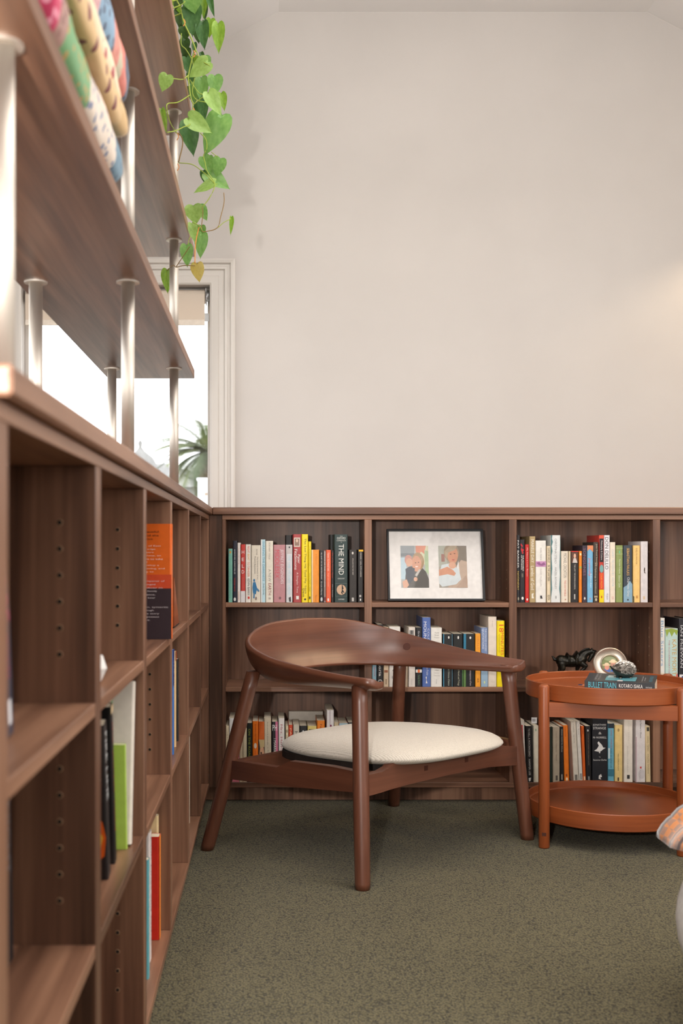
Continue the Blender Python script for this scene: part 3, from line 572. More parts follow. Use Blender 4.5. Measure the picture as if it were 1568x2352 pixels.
# a taller dark pair standing further back in that compartment
back_book(655, 671, 1229, Z1t, (40, 32, 30), 'tall dark scuffed book set back beside the tall red one', 'books in the top left compartment', yf=YB+.15, depth=.08)
back_book(757, 767, 1228, Z1t, (24, 24, 26), 'tall black book set back left of the dark green hardback', 'books in the top left compartment', yf=YB+.12, depth=.1)
k = .2538
shelf_row([
 (67.5, 91, 310, (44, 44, 48), 'slim charcoal book with white and gold capitals just', [('t', 'PAT BARKER', .08, .49, .4, .62, WHT), ('t', 'NOONDAY', .54, .82, .4, .62, (226, 186, 84)), ('e', .92, .97, .2, .8, (160, 150, 130))]),
 (93, 138, 352, (40, 38, 42), 'black book with a red scrawl at the head', [('p', [(.2, .06), (.6, .1), (.35, .14), (.85, .16), (.55, .2), (.8, .21), (.5, .23), (.15, .15), (.4, .12), (.1, .08)], (196, 40, 48)), ('t', 'THE REWARDS', .25, .5, .66, .26, WHT), ('t', 'OF PATIENCE', .25, .48, .34, .26, WHT), ('t', 'ISLAND EDITION', .54, .6, .5, .3, (180, 170, 150)), ('e', .91, .96, .3, .75, WHT)]),
 (141, 176, 395, (196, 40, 36), 'small bright red book with thin white script', [('t', 'My Name is Lucy Barton', .06, .55, .5, .36, (240, 206, 200)), ('e', .93, .97, .3, .7, WHT)]),
 (180, 234, 322, (176, 152, 108), 'tan book with tall white serif title', [('t', 'MARELE DAY', .05, .4, .5, .48, (232, 226, 212)), ('t', 'Lambs of God', .45, .81, .5, .56, (238, 232, 218)), ('p', [(.35, .87), (.7, .86), (.6, .9), (.75, .94), (.35, .94)], (232, 226, 212))]),
 (235, 330, 360, (232, 228, 220), 'wide white book crossed by a purple patterned band', [('r', .335, .425, 0, 1, (196, 142, 182)), ('p', [(.05, .36), (.35, .345), (.5, .38), (.8, .35), (.95, .39), (.6, .41), (.3, .4)], (150, 96, 140)), ('t', 'KARL MARX', .12, .32, .5, .15, (170, 164, 160)), ('t', 'DAVID McLELLAN', .46, .74, .5, .15, (176, 170, 166)), ('p', [(.42, .89), (.6, .89), (.66, .94), (.44, .94)], (60, 58, 60))]),
 (337, 371, 410, (228, 210, 178), 'cream book covered with small black block capitals', [('t', 'SLAM BOOK SHELLEY', .03, .3, .5, .6, (36, 32, 32)), ('t', 'IN THE LANTERN', .34, .62, .5, .6, (36, 32, 32)), ('t', 'EDITH', .87, .96, .5, .6, (50, 46, 44))]),
 (373, 460, 312, (222, 224, 222), 'tall white book with ragged teal edges', [('p', [(0, 0), (.16, 0), (.1, .05), (.2, .1), (.08, .16), (.16, .24), (.06, .3), (.14, .5), (.07, .62), (.12, .8), (0, .95)], (76, 120, 124)), ('p', [(1, 0), (.96, .2), (.9, .45), (.96, .6), (.86, .8), (.96, .9), (1, 1)], (88, 128, 130)), ('t', 'CHRISTINA STEAD', .05, .42, .5, .22, (140, 140, 140)), ('t', 'HAZEL ROWLEY', .48, .8, .5, .2, (150, 150, 150)), ('e', .9, .95, .45, .6, (170, 170, 170))]),
 (466, 530, 456, (228, 216, 198), 'cream book with thin grey capitals and red subtitle', [('t', 'MICHAEL CRICHTON', .04, .52, .56, .44, (130, 124, 116)), ('t', 'THE LOST WORLD', .57, .88, .56, .26, (206, 92, 76)), ('e', .93, .96, .5, .7, (190, 140, 120))]),
 (534, 552, 456, (214, 196, 164), 'thin buff booklet between cream and black spines', []),
 (554, 624, 455, (40, 36, 36), 'black paperback with a square portrait at its head', [('r', 0, .02, 0, 1, (200, 50, 40)), ('r', .03, .23, .06, .9, (98, 64, 50)), ('e', .05, .14, .35, .65, (222, 176, 150)), ('p', [(.2, .23), (.35, .14), (.65, .14), (.85, .23)], (206, 196, 190)), ('t', 'THE LOST: THE ROMAN SCANDAL', .26, .75, .5, .18, (206, 200, 190)), ('r', .84, .94, .4, .56, (190, 186, 180))]),
 (627, 655, 455, (236, 132, 30), 'slim orange paperback with a green dash', [('r', .3, .34, .2, .8, (150, 180, 90)), ('t', 'Orwell', .38, .55, .5, .3, (250, 190, 110)), ('e', .04, .09, .25, .8, (250, 220, 170))]),
 (658, 700, 405, (58, 46, 58), 'dark plum book with a mauve capital title', [('t', 'SONGLINES', .05, .53, .46, .56, (136, 104, 122)), ('t', 'Bruce C', .58, .8, .5, .3, (92, 76, 90)), ('p', [(.3, .93), (.5, .9), (.7, .93), (.5, .96)], WHT)]),
 (702, 756, 405, (120, 178, 214), 'sky blue book with a coral script title', [('p', [(0, 0), (1, 0), (1, .12), (.4, .06), (0, .1)], (222, 140, 96)), ('t', 'Joyously', .22, .54, .36, .5, (226, 110, 106)), ('t', 'Edwardian', .5, .74, .62, .24, (226, 238, 244)), ('e', .92, .95, .4, .6, (222, 120, 110))]),
 (758, 805, 375, (66, 56, 48), 'dark olive brown book with a buff script title', [('t', 'John Freud Sexuality', .03, .4, .6, .34, (206, 190, 164)), ('t', 'and Mythology in Childhood', .34, .85, .4, .36, (206, 190, 164)), ('r', .89, .92, .15, .8, (180, 160, 130)), ('e', .93, .98, .3, .7, (206, 190, 160))]),
 (809, 852, 312, (196, 60, 48), 'tall red, black and yellow book', [('r', 0, .05, 0, 1, (226, 86, 60)), ('r', .05, .4, .1, .9, (34, 30, 34)), ('t', 'Philosophy & Culture', .08, .37, .5, .4, (220, 210, 206)), ('e', .44, .56, .1, .92, (120, 172, 170)), ('r', .56, .8, 0, 1, (222, 66, 44)), ('t', 'COLIN WILSON', .57, .79, .5, .4, (240, 180, 60)), ('r', .81, 1, 0, 1, (240, 214, 20)), ('e', .9, .94, .4, .66, (206, 60, 40))]),
 (854, 907, 312, (232, 230, 232), 'tall white book with heavy black capitals', [('t', 'DON DELILLO', .03, .51, .45, .56, (36, 32, 34)), ('t', 'PICADOR', .87, .96, .55, .28, (120, 116, 116))]),
 (909, 958, 375, (236, 222, 202), 'cream book with faint pale blue lettering', [('t', 'CARRY ME HOME BY WATER', .12, .74, .5, .36, (190, 206, 208)), ('r', .9, .95, .3, .7, (226, 196, 180))]),
 (962, 1025, 403, (142, 156, 92), 'moss green book with a thin white title', [('t', 'The Little Company', .24, .5, .5, .28, (222, 226, 200)), ('t', 'Eleanor Dark', .53, .74, .5, .28, (222, 226, 200)), ('r', .05, .055, 0, 1, (196, 206, 160)), ('r', .15, .155, 0, 1, (196, 206, 160)), ('p', [(.4, .1), (.55, .09), (.6, .13), (.45, .15)], (110, 190, 140))]),
 (1029, 1110, 403, (58, 66, 76), 'wide slate grey book fading to light blue at its foot', [('r', .74, 1, 0, 1, (138, 172, 192)), ('p', [(0, .74), (.4, .7), (.7, .62), (1, .68), (1, .76), (0, .78)], (138, 172, 192)), ('t', 'SEBASTIAN FAULKS', .05, .53, .52, .3, (226, 176, 96)), ('t', 'Charlotte Gray', .56, .9, .52, .34, (226, 226, 222)), ('e', .94, .97, .4, .6, (60, 70, 80))]),
 (1117, 1180, 405, (242, 200, 122), 'pale apricot paperback with a brown title', [('t', 'EVELYN WAUGH', .05, .33, .5, .24, (150, 100, 60)), ('t', 'Brideshead', .37, .66, .45, .34, (248, 214, 150)), ('r', .88, .93, .4, .7, (206, 150, 80)), ('p', [(0, .88), (.14, .9), (.14, 1), (0, 1)], (40, 50, 40))]),
 (1186, 1252, 368, (222, 214, 214), 'thick white book with a small dark fly drawn on it', [('t', 'David Golder', .05, .4, .5, .36, (206, 200, 200)), ('p', [(.5, .42), (.6, .44), (.58, .5), (.66, .53), (.5, .52), (.42, .47)], (70, 54, 44)), ('t', 'Also Lies', .62, .8, .5, .3, (212, 206, 206)), ('r', .9, .95, .3, .6, (216, 190, 160))]),
], k, 1170, k, 1150, Z1t, 'right of the photo frame', 'books in the top third compartment')
shelf_row([
 (1364, 1405, 155, (230, 226, 218), 'white book with a sea blue title', [('t', 'Blue Sisters', .04, .7, .4, .6, (126, 158, 190)), ('t', 'COCO', .8, .93, .56, .4, (222, 184, 96)), ('t', 'MELLORS', .8, .99, .16, .22, (222, 184, 96))], dict(depth=.15)),
 (1408, 1524, 250, (190, 214, 206), 'wide mint book with gold capitals and painted leaves', [('p', [(0, .02), (.5, 0), (1, .03), (.9, .12), (.7, .06), (.5, .14), (.3, .05), (.1, .15)], (150, 170, 70)), ('t', 'KATE MORTON', .19, .98, .7, .34, (206, 168, 96)), ('t', "THE CLOCKMAKER'S DAUGHTER", .2, .98, .3, .12, (196, 110, 130)), ('p', [(.95, .76), (1, .86), (.8, .83)], (226, 110, 100))], dict(depth=.16)),
 (1532, 1640, 160, (40, 38, 44), 'wide black hardback with grey capitals', [('t', 'IAN McEWAN', .1, .72, .22, .2, (206, 204, 206)), ('r', .82, 1, .03, 1, (226, 222, 222)), ('e', .84, .93, .14, .6, (40, 66, 120))], dict(hard=True)),
], k, 1170, k, 1380, Z2t, 'at the right photo edge', 'books in the middle row by the right edge')
k = .2296
shelf_row([
 (62, 107, 240, (140, 176, 190), 'light blue book with a red script foot', [('t', 'A Year in', .3, .6, .5, .3, (60, 80, 110)), ('t', 'Iguazy', .66, .82, .6, .34, (186, 60, 80))], dict()),
 (112, 173, 192, (38, 36, 36), 'black book with a white rounded title', [('t', 'Victoria', .5, .83, .5, .4, WHT), ('e', .88, .98, .1, .9, (170, 166, 160)), ('e', .9, .96, .25, .75, (38, 36, 36))], dict()),
 (176, 228, 222, (214, 190, 160), 'tan book with brown bands', [('r', .72, .76, .15, .85, (150, 90, 60)), ('r', .87, .96, .4, .6, (150, 120, 90))], dict()),
 (232, 345, 215, (228, 222, 214), 'wide white book with spaced thin capitals', [('h', 'LIFE', .62, .25, .9, .04, (90, 88, 88)), ('h', 'of', .72, .3, .7, .05, (60, 58, 60)), ('h', 'LIFE', .84, .25, .9, .04, (90, 88, 88)), ('h', 'a novel', .95, .3, .75, .02, (140, 136, 136))], dict()),
 (352, 420, 292, (196, 176, 150), 'short buff book mostly hidden by the rear leg', [], dict()),
 (425, 494, 220, (222, 212, 202), 'off-white book with a small grey portrait at its head', [('r', .05, .15, .15, .8, (140, 136, 130)), ('e', .05, .12, .35, .62, (84, 80, 78)), ('t', 'collected', .86, .97, .5, .16, (180, 172, 166))], dict()),
 (498, 560, 222, (36, 35, 38), 'black paperback with a small orange and white badge', [('t', 'Great Liar', .06, .3, .5, .26, (200, 196, 200)), ('r', .71, .76, 0, 1, (226, 222, 216)), ('e', .705, .765, .3, .7, (226, 110, 50)), ('t', 'Vanity Bonfire', .8, .97, .5, .3, (110, 150, 110))], dict()),
 (563, 648, 122, (84, 108, 170), 'tall cornflower blue book with wide-spaced white capitals', [('t', 'MOUNTAIN', .06, .5, .34, .34, (226, 226, 232)), ('t', 'COLD', .16, .34, .74, .22, (216, 218, 226)), ('t', 'Charles Frazier', .66, .84, .62, .24, (206, 210, 226)), ('p', [(.4, .86), (.55, .85), (.5, .9), (.62, .95), (.42, .95), (.48, .9)], WHT)], dict()),
 (649, 761, 225, (230, 226, 218), 'wide white book with a small upright grey title', [('h', 'Yuval', .085, .34, .72, .028, (150, 146, 140)), ('h', 'Noah', .125, .34, .72, .024, (150, 146, 140)), ('h', 'Harari', .165, .32, .76, .024, (150, 146, 140)), ('h', 'A Brief', .72, .35, .7, .022, (170, 164, 160)), ('h', 'History of', .765, .28, .76, .022, (170, 164, 160)), ('h', 'Tomorrow', .81, .24, .8, .022, (170, 164, 160)), ('t', 'vintage', .87, .95, .5, .07, (120, 116, 110))], dict()),
 (772, 866, 288, (32, 33, 34), 'black paperback with a bright blue left edge', [('r', 0, 1, 0, .1, (70, 140, 170)), ('e', .04, .09, .52, .68, WHT), ('t', "Love's Universe of Science", .62, .98, .62, .2, (190, 196, 180)), ('r', .0, 1, .95, 1, (110, 150, 170))], dict()),
 (871, 971, 286, (30, 31, 31), 'black paperback with a green right edge', [('e', .04, .1, .45, .6, WHT), ('t', 'Dual Novel and Trilogy', .62, .98, .55, .22, (200, 196, 170)), ('r', .6, 1, .92, 1, (90, 130, 80))], dict()),
 (976, 1090, 286, (31, 32, 33), 'black paperback with a broad teal left edge', [('r', 0, .45, 0, .22, (46, 120, 150)), ('r', .6, 1, 0, .2, (96, 130, 70)), ('e', .05, .1, .52, .68, WHT), ('t', 'the consequences of love', .62, .98, .6, .2, (206, 190, 196))], dict()),
 (1094, 1148, 284, (240, 160, 48), 'orange paperback with a faint title beside the blue ones', [('t', 'DELILLO', .06, .3, .5, .36, (206, 120, 40)), ('t', 'aa', .84, .92, .5, .3, (140, 70, 20))], dict()),
 (1151, 1219, 224, (120, 140, 180), 'blue grey book with white outlined capitals', [('r', .6, 1, 0, 1, (150, 178, 200)), ('t', 'QUOTATIONS', .02, .36, .28, .32, (230, 232, 236)), ('t', 'THE CONCISE OXFORD', .02, .4, .7, .26, (216, 222, 230)), ('e', .9, .95, .4, .62, (214, 226, 170))], dict()),
 (1222, 1307, 116, (226, 212, 196), 'tall thick cream book with a tiny title', [('t', 'Essays', .06, .14, .5, .12, (160, 144, 130)), ('h', 'Penguin', .93, .35, .8, .012, (180, 166, 150))], dict()),
 (1310, 1387, 156, (242, 216, 14), 'tall yellow book with large red capitals', [('t', '18', .06, .17, .58, .62, (222, 74, 30)), ('t', 'MINUTES', .18, .52, .7, .36, (222, 74, 30)), ('t', 'Find Your Focus, Master Distraction', .2, .48, .3, .14, (150, 110, 20))], dict()),
], k, 840, k, 1390, Z2t, 'behind the armchair back', 'books in the middle row behind the armchair')
shelf_row([
 (80, 110, 378, (222, 204, 172), 'thin buff book first from the corner', [('t', 'THE BOOK OF ANDREW', .1, .6, .5, .3, (140, 120, 96))]),
 (113, 215, 302, (228, 224, 220), 'wide white book with a rose pink foot', [('r', .36, 1, 0, 1, (214, 120, 134)), ('t', 'THE ROAD', .06, .2, .5, .14, (170, 160, 156))]),
 (216, 250, 360, (200, 180, 150), 'narrow tan book half hidden by the rear leg', []),
 (251, 290, 400, (214, 198, 166), 'narrow buff book just right of the rear leg', [('t', 'AM', .6, .7, .5, .4, (150, 130, 100))]),
 (293, 344, 350, (32, 36, 32), 'black book with yellow green lettering', [('t', 'ON THE ROAD', .1, .6, .45, .4, (160, 166, 60))]),
 (346, 404, 332, (236, 118, 24), 'bright orange paperback with a bird emblem', [('t', 'READING MATTERS', .05, .34, .5, .22, (160, 60, 20)), ('e', .36, .45, .25, .75, (240, 220, 200)), ('t', 'THE CUNNING', .48, .74, .5, .3, (206, 80, 16))]),
 (405, 466, 336, (206, 96, 26), 'rust orange paperback with a painted face below', [('r', .3, 1, 0, 1, (66, 40, 30)), ('e', .38, .78, .2, 1, (214, 160, 124)), ('p', [(.1, .3), (1, .3), (1, .42), (.3, .44)], (196, 170, 120)), ('e', .5, .54, .35, .6, (60, 36, 28)), ('p', [(.5, .54), (.6, .62), (.46, .62)], (180, 120, 90)), ('r', .67, .69, .4, .7, (160, 80, 70))]),
 (468, 538, 300, (206, 190, 164), 'tall buff book with a small black title', [('t', 'Australians in Australia', .06, .42, .5, .14, (80, 66, 54)), ('t', 'J. M. Powell', .46, .66, .5, .16, (80, 66, 54))], dict(lean=-.5)),
 (545, 606, 338, (34, 30, 34), 'black and pink book with stencilled white capitals', [('r', 0, 1, .6, 1, (206, 110, 140)), ('h', 'PH', .1, .1, .85, .1, WHT), ('t', 'I MARRIED A COMMUNIST', .28, .98, .5, .4, WHT)], dict(lean=-.5)),
 (611, 672, 302, (230, 222, 216), 'white book with a crimson serif title', [('t', 'Mrs. Harris Goes', .1, .76, .5, .34, (170, 60, 76))], dict(lean=-.5)),
 (677, 706, 382, (222, 206, 172), 'narrow cream paperback with a ringed emblem', [('e', .06, .12, .2, .8, (150, 130, 100)), ('t', 'the small', .16, .5, .5, .3, (120, 100, 76))]),
 (708, 748, 370, (206, 72, 40), 'narrow vermilion book with cream title', [('t', 'FALL', .06, .3, .5, .4, (236, 200, 160))]),
 (753, 815, 366, (204, 194, 176), 'grey cream book with a black gothic title', [('t', 'Hold', .12, .3, .5, .5, (50, 46, 42))]),
 (818, 893, 378, (36, 33, 33), 'black book with a round white dot', [('e', .08, .16, .35, .6, (226, 226, 226)), ('r', .2, .22, .2, .8, (90, 90, 90))]),
 (897, 988, 380, (226, 202, 120), 'yellow book with a black framed panel', [('r', .06, .4, .16, .9, (50, 44, 40)), ('r', .09, .2, .22, .84, (206, 180, 110))]),
 (992, 1070, 326, (236, 130, 30), 'orange paperback with a dark title, right of the seat back edge', [('t', 'Nana K', .06, .3, .5, .24, (130, 50, 20))]),
 (1088, 1161, 222, (230, 222, 220), 'tall white book with a purple blossom emblem', [('r', 0, .7, .45, .5, (110, 50, 80)), ('e', .2, .26, .45, .72, (130, 40, 76)), ('e', .27, .33, .3, .6, (150, 50, 90))]),
 (1163, 1210, 345, (206, 186, 150), 'short buff book right of the tall blossom one', []),
 (1213, 1300, 352, (216, 90, 44), 'orange red book with a pale blue strip at its head', [('r', 0, .04, 0, 1, (170, 196, 206)), ('r', .09, .12, .3, .6, WHT)]),
 (1303, 1370, 345, (60, 58, 60), 'dark grey book beside the front leg', []),
], k, 500, k, 1580, Z3t, 'behind the armchair seat', 'books on the bottom shelf behind the seat')
back_book(662.5, 742, 1634, Z3t, (196, 186, 172), 'large pale grey album standing behind the other books, bottom shelf', 'books on the bottom shelf behind the seat', yf=YB+.165, depth=.05, hard=True)
k = .2538
shelf_row([
 (86, 152, 292, (232, 226, 216), 'white book with a red title patch', [('r', .08, .42, .25, .75, (196, 44, 44)), ('t', 'JAMES ELLROY', .09, .41, .5, .3, (246, 226, 220)), ('t', 'L.A.', .5, .8, .5, .3, (60, 56, 56))], dict(lean=-2)),
 (155, 212, 345, (32, 30, 30), 'black paperback with a long white capital title', [('t', 'TO KILL A MOCKINGBIRD', .04, .55, .5, .3, (216, 212, 204)), ('t', 'HARPER LEE', .59, .88, .5, .3, (216, 212, 204)), ('p', [(.3, .93), (.7, .92), (.6, .98), (.35, .99)], WHT)], dict(lean=-1)),
 (216, 262, 342, (214, 206, 186), 'pale sage book left of the front table leg', [('e', .05, .1, .3, .6, (150, 170, 140))]),
 (352, 386, 352, (40, 52, 42), 'slim dark green book right of the front table leg', []),
 (390, 454, 355, (206, 192, 168), 'grey buff paperback with a faint title', [('t', 'DAVID GUTERSON', .08, .45, .5, .22, (170, 150, 130)), ('t', 'SNOW', .5, .62, .5, .2, (170, 150, 130)), ('r', .88, .97, .4, .7, (110, 100, 90))]),
 (456, 493, 350, (32, 30, 32), 'slim black paperback with thin white lettering', [('t', 'VIRGINIA WOOLF Mrs Dalloway', .04, .46, .5, .36, (200, 196, 188)), ('r', .86, .96, .3, .6, (160, 156, 150))], dict(lean=-.5)),
 (496, 541, 338, (232, 120, 26), 'orange paperback next to a slim black one', [('t', 'Graham Greene', .03, .2, .45, .26, (180, 76, 20)), ('e', .92, .98, .3, .7, (250, 220, 180)), ('r', .86, .9, .3, .6, (150, 70, 20))], dict(lean=-1.5)),
 (580, 628, 302, (222, 212, 196), 'leaning cream book with a small grey title', [('t', 'ATKINSON', .04, .18, .5, .24, (150, 140, 130)), ('t', 'Case Histories', .22, .36, .5, .24, (150, 140, 130)), ('r', .88, .97, .25, .75, (120, 112, 104))], dict(lean=-3)),
 (631, 664, 302, (228, 222, 212), 'slim leaning white book', [('t', 'Tim Winton', .05, .22, .5, .34, (150, 144, 140)), ('r', .86, .96, .25, .8, (150, 146, 140))], dict(lean=-3)),
 (666, 691, 345, (222, 100, 30), 'slim leaning orange paperback', [('t', 'M. DURAS', .03, .14, .5, .5, (120, 50, 16)), ('r', .9, .97, .2, .8, (250, 210, 170))], dict(lean=-2)),
 (694, 742, 345, (34, 31, 32), 'black paperback with a dull gold script', [('e', .06, .1, .3, .6, (200, 200, 196)), ('t', 'Lisbeth Jail woman who played north', .14, .7, .5, .24, (150, 130, 110)), ('r', .9, .98, .35, .6, (150, 150, 150))], dict(lean=-1)),
 (747, 888, 262, (36, 37, 42), 'very thick black book with white bird silhouette', [('h', 'JONATHAN', .125, .04, .88, .034, (232, 230, 226)), ('h', 'STRANGE', .173, .05, .88, .036, (232, 230, 226)), ('h', '&', .25, .4, .6, .036, (226, 222, 216)), ('h', 'Mr NORRELL', .316, .04, .92, .03, (232, 230, 226)), ('p', [(.12, .52), (.3, .49), (.42, .44), (.33, .40), (.4, .375), (.62, .43), (.7, .47), (.86, .475), (.68, .5), (.6, .52), (.42, .535)], (236, 234, 230)), ('p', [(.44, .53), (.52, .53), (.5, .56), (.42, .55)], (236, 234, 230)), ('h', 'by', .615, .44, .54, .022, (214, 210, 204)), ('h', 'Susanna Clarke', .66, .06, .92, .024, (232, 230, 226)), ('p', [(.42, .9), (.56, .875), (.62, .92), (.5, .93), (.58, .96), (.4, .95)], (226, 222, 216))]),
 (890, 945, 322, (110, 178, 200), 'sea blue book fading to white clouds', [('r', .0, .08, 0, 1, (40, 50, 60)), ('t', 'JAMES CAMERON', .1, .42, .5, .36, (170, 96, 110)), ('t', 'POINT OF DEPARTURE', .43, .76, .5, .3, (60, 84, 110)), ('r', .42, .6, 0, .3, (206, 224, 228)), ('r', .78, .9, 0, 1, (60, 120, 140))]),
 (950, 1022, 335, (230, 200, 132), 'golden buff book with a tiny black title', [('t', 'THE COMPLETE PLAYS', .5, .8, .45, .14, (60, 46, 30)), ('e', .06, .12, .35, .6, (170, 140, 90)), ('r', .92, .98, .35, .55, (90, 70, 50))]),
 (1033, 1115, 268, (232, 222, 208), 'tall ivory book with a pale raised title', [('t', 'JULIAN BARNES', .04, .4, .5, .26, (214, 204, 188)), ('t', 'JOSEPH CONRAD', .44, .86, .4, .16, (190, 180, 166)), ('r', .89, .95, .35, .65, (60, 56, 54))]),
 (1140, 1228, 268, (222, 214, 212), 'tall white book with a mauve left side and grey script', [('r', .3, 1, 0, .1, (190, 160, 166)), ('t', "My Father's Music", .02, .32, .5, .22, (110, 106, 104)), ('r', .76, .79, .45, .6, (206, 60, 60)), ('e', .8, .95, .25, .95, (206, 198, 198)), ('t', 'Tranter', .8, .98, .45, .14, (170, 160, 158))]),
 (1234, 1279, 346, (214, 192, 150), 'narrow buff paperback at the compartment end', [('r', .02, .09, .3, .8, (60, 54, 46)), ('t', 'HARD TIMES', .18, .45, .5, .36, (150, 130, 100)), ('t', 'Charles Dickens', .5, .85, .5, .34, (150, 130, 100))], dict(lean=-1)),
], k, 1170, k, 1580, Z3t, 'behind the side table', 'books on the bottom shelf behind the side table')
# price label standing up from the sage book
b0 = P(1226, 1661, YB+.05)
tag(box('price_tag', (b0.x-.009, b0.y, b0.z-.001), (b0.x+.010, b0.y+.0006, b0.z+.02), mat((206, 204, 204), .5), None, .0001), 'small white barcode label standing on the sage book behind the side table', 'label')
pt = bpy.data.objects['price_tag']
mb = MB()
for i in range(7): mb.box((b0.x-.006+i*.0017, b0.y-.0003, b0.z+.006), (b0.x-.0052+i*.0017, b0.y, b0.z+.015), 0)
mb.build('barcode', mat((60, 60, 60), .6), pt)
# ------------------------------------------------------------------ books of the left bookcase (spines face the aisle, +x)
def left_book(y0, y1, xs, ztop, zbase, col, label, decor=(), lean=0, depth=None, group='books in the left bookcase', **kw):
    T = y1-y0; Hh = ztop-zbase; D = depth or min(.16, Hh*.66)
    R = Matrix(((0, -1, 0, 0), (1, 0, 0, 0), (0, 0, 1, 0), (0, 0, 0, 1)))       # u -> +y, v -> -x
    Mw = Matrix.Translation((xs, y0, zbase+.0004)) @ R
    if lean:
        piv = Matrix.Translation((T if lean > 0 else 0, 0, 0)); Mw = Mw @ piv @ Matrix.Rotation(math.radians(lean), 4, 'Y') @ piv.inverted()
    return book('book', label, group, Mw, T, D, Hh, col, decor, **kw), Mw
def cover_print(r, Mw, T, D, Hh, items):
    """print on the cover that faces the camera (u = 0 side): items use x 0..1 from fore-edge to spine, y 0..1 from the top"""
    lift = .0003; layers = {}
    for d in items:
        if d[0] == 'r': _, x0, x1, y0, y1, c = d; V = [(x0, y1), (x1, y1), (x1, y0), (x0, y0)]; Fc = [[0, 1, 2, 3]]; nm = 'colour_band'
        elif d[0] == 'e':
            _, x0, x1, y0, y1, c = d; Fc = [list(range(18))]; nm = 'cover_picture'
            V = [((x0+x1)/2+(x1-x0)/2*math.cos(a*math.pi/9), (y0+y1)/2-(y1-y0)/2*math.sin(a*math.pi/9)) for a in range(18)]
        elif d[0] == 'p': _, V, c = d; Fc = [list(range(len(V)))]; nm = 'cover_picture'
        else:
            _, s_, x0, y0, hh, wid, c = d; G, Fc, asp = text_geo(s_); V = [(x0+x*wid, y0+hh*(1-y)) for x, y in G]; nm = 'lettering'
        L = layers.setdefault((nm, tuple(c)), MB()); L.add([Mw @ Vector((-lift, D*(1-x), Hh*(1-y))) for x, y in V], Fc); lift += .00012
    for (nm, c), L in layers.items(): L.build(nm, mat(c, .4), r)
# upright novel with orange and dark back cover
OD = .155; OH = .238
r, Mw = left_book(2.335, 2.368, -.2025, Z1t+OH, Z1t, (232, 106, 32), 'orange and plum novel showing its printed back cover in the left bookcase', depth=OD, rough=.3)
its = [('r', 0, 1, .56, 1, (56, 42, 48)), ('r', 0, 1, .44, .56, (214, 78, 40))]
for s_, y in (('A heartbreakingly beautiful', .062), ('novel of friendship and the', .093), ('lengths we go to survive', .124)): its.append(('t', s_, .12, y, .02, .71*len(s_)/27, (44, 26, 22)))
para = ['In the struggling town of East', 'Gladness stands on the edge', 'of a bridge, when he hears', 'he seeks a job in Gladness, an', 'old widow convinces him to take', 'and quickly becomes her', 'these unlikely pair develop a', 'bond of grief and reckoning, and', 'form a new relationship to', 'himself and the brink.']
for i, s_ in enumerate(para): its.append(('t', s_, .12, .185+i*.028, .016, .79*len(s_)/32, (246, 222, 204)))
para = ['Following cycles. The Emperor of', 'shows how lives are changed', 'by love, as a job at a diner to', 'where they become the family', 'of labour and circumstance,', 'to wonder whether they bear', 'a second.']
for i, s_ in enumerate(para): its.append(('t', s_, .12, .49+i*.029, .016, .79*len(s_)/32, (226, 214, 214)))
para = ['In writing of innovation, syntactic', 'dexterity and grace through', 'a deep and unforgettable story', 'of what we would go to possess', 'hope and a second chance.']
for i, s_ in enumerate(para): its.append(('t', s_, .12, .715+i*.028, .016, .79*len(s_)/33, (226, 214, 214)))
cover_print(r, Mw, .033, OD, OH, its)
# wooden wedge bookend in the next bay
bk = empty('wooden_bookend', (-.25, 2.72, Z1t), 'triangular reddish wooden bookend behind the orange novel', 'bookend')
mesh('wedge', [( -.224 if i < 3 else -.33, 2.66 if j == 0 else (2.80 if j == 1 else 2.66), z) for i, (j, z) in enumerate([(0, Z1t+.004), (1, Z1t+.004), (2, Z1t+.12)]*2)], [[0, 1, 2], [5, 4, 3], [0, 3, 4, 1], [1, 4, 5, 2], [2, 5, 3, 0]], TX, bk)
box('felt_base', (-.224, 2.655, Z1t+.0003), (-.33, 2.81, Z1t+.004), mat((24, 20, 18), .9), bk)
# cream-green box file and thin white book, bay before the corner
left_book(3.19, 3.225, -.205-.028, Z1t+.19, Z1t, (216, 210, 150), 'pale lime cloth book on the top shelf near the corner', [('r', .16, .164, 0, 1, (180, 174, 110)), ('h', 'AUTUMN', .925, .2, .85, .012, (180, 130, 40)), ('h', 'LITERARY', .945, .15, .9, .01, (90, 84, 60)), ('h', 'DIARY', .965, .25, .8, .01, (90, 84, 60))], depth=.12, hard=True)
left_book(3.16, 3.175, -.258, Z1t+.217, Z1t, (236, 226, 214), 'thin white book left of the pale lime one near the corner', depth=.12)
# white faceted ornament in bay 1
V, Fc = lathe([(.0, 0), (.020, .0), (.030, .022), (.024, .040), (.008, .046), (0, .046)], (-.254, 1.56, Z1t+.0003), 7)
tag(mesh('faceted_ornament', V, Fc, mat((232, 228, 224), .4)), 'small white faceted ornament on the left bookcase shelf beside an upright', 'ornament')
# navy book leaning at the left edge
left_book(1.085, 1.125, -.2535, Z1t+.205, Z1t, (38, 46, 66), 'navy book with pink lettering leaning at the left edge of the photo', [('t', 'HOPE', .1, .45, .6, .5, (196, 70, 120)), ('t', 'STORIES', .5, .72, .5, .4, (150, 60, 96)), ('r', .82, .94, .4, .7, (220, 220, 224))], lean=-9)
left_book(1.285, 1.325, -.299, Z2t+.21, Z2t, (24, 26, 30), 'black book low at the left edge of the photo', [('t', 'NIGHT', .1, .5, .5, .4, (90, 96, 104))], lean=-4)
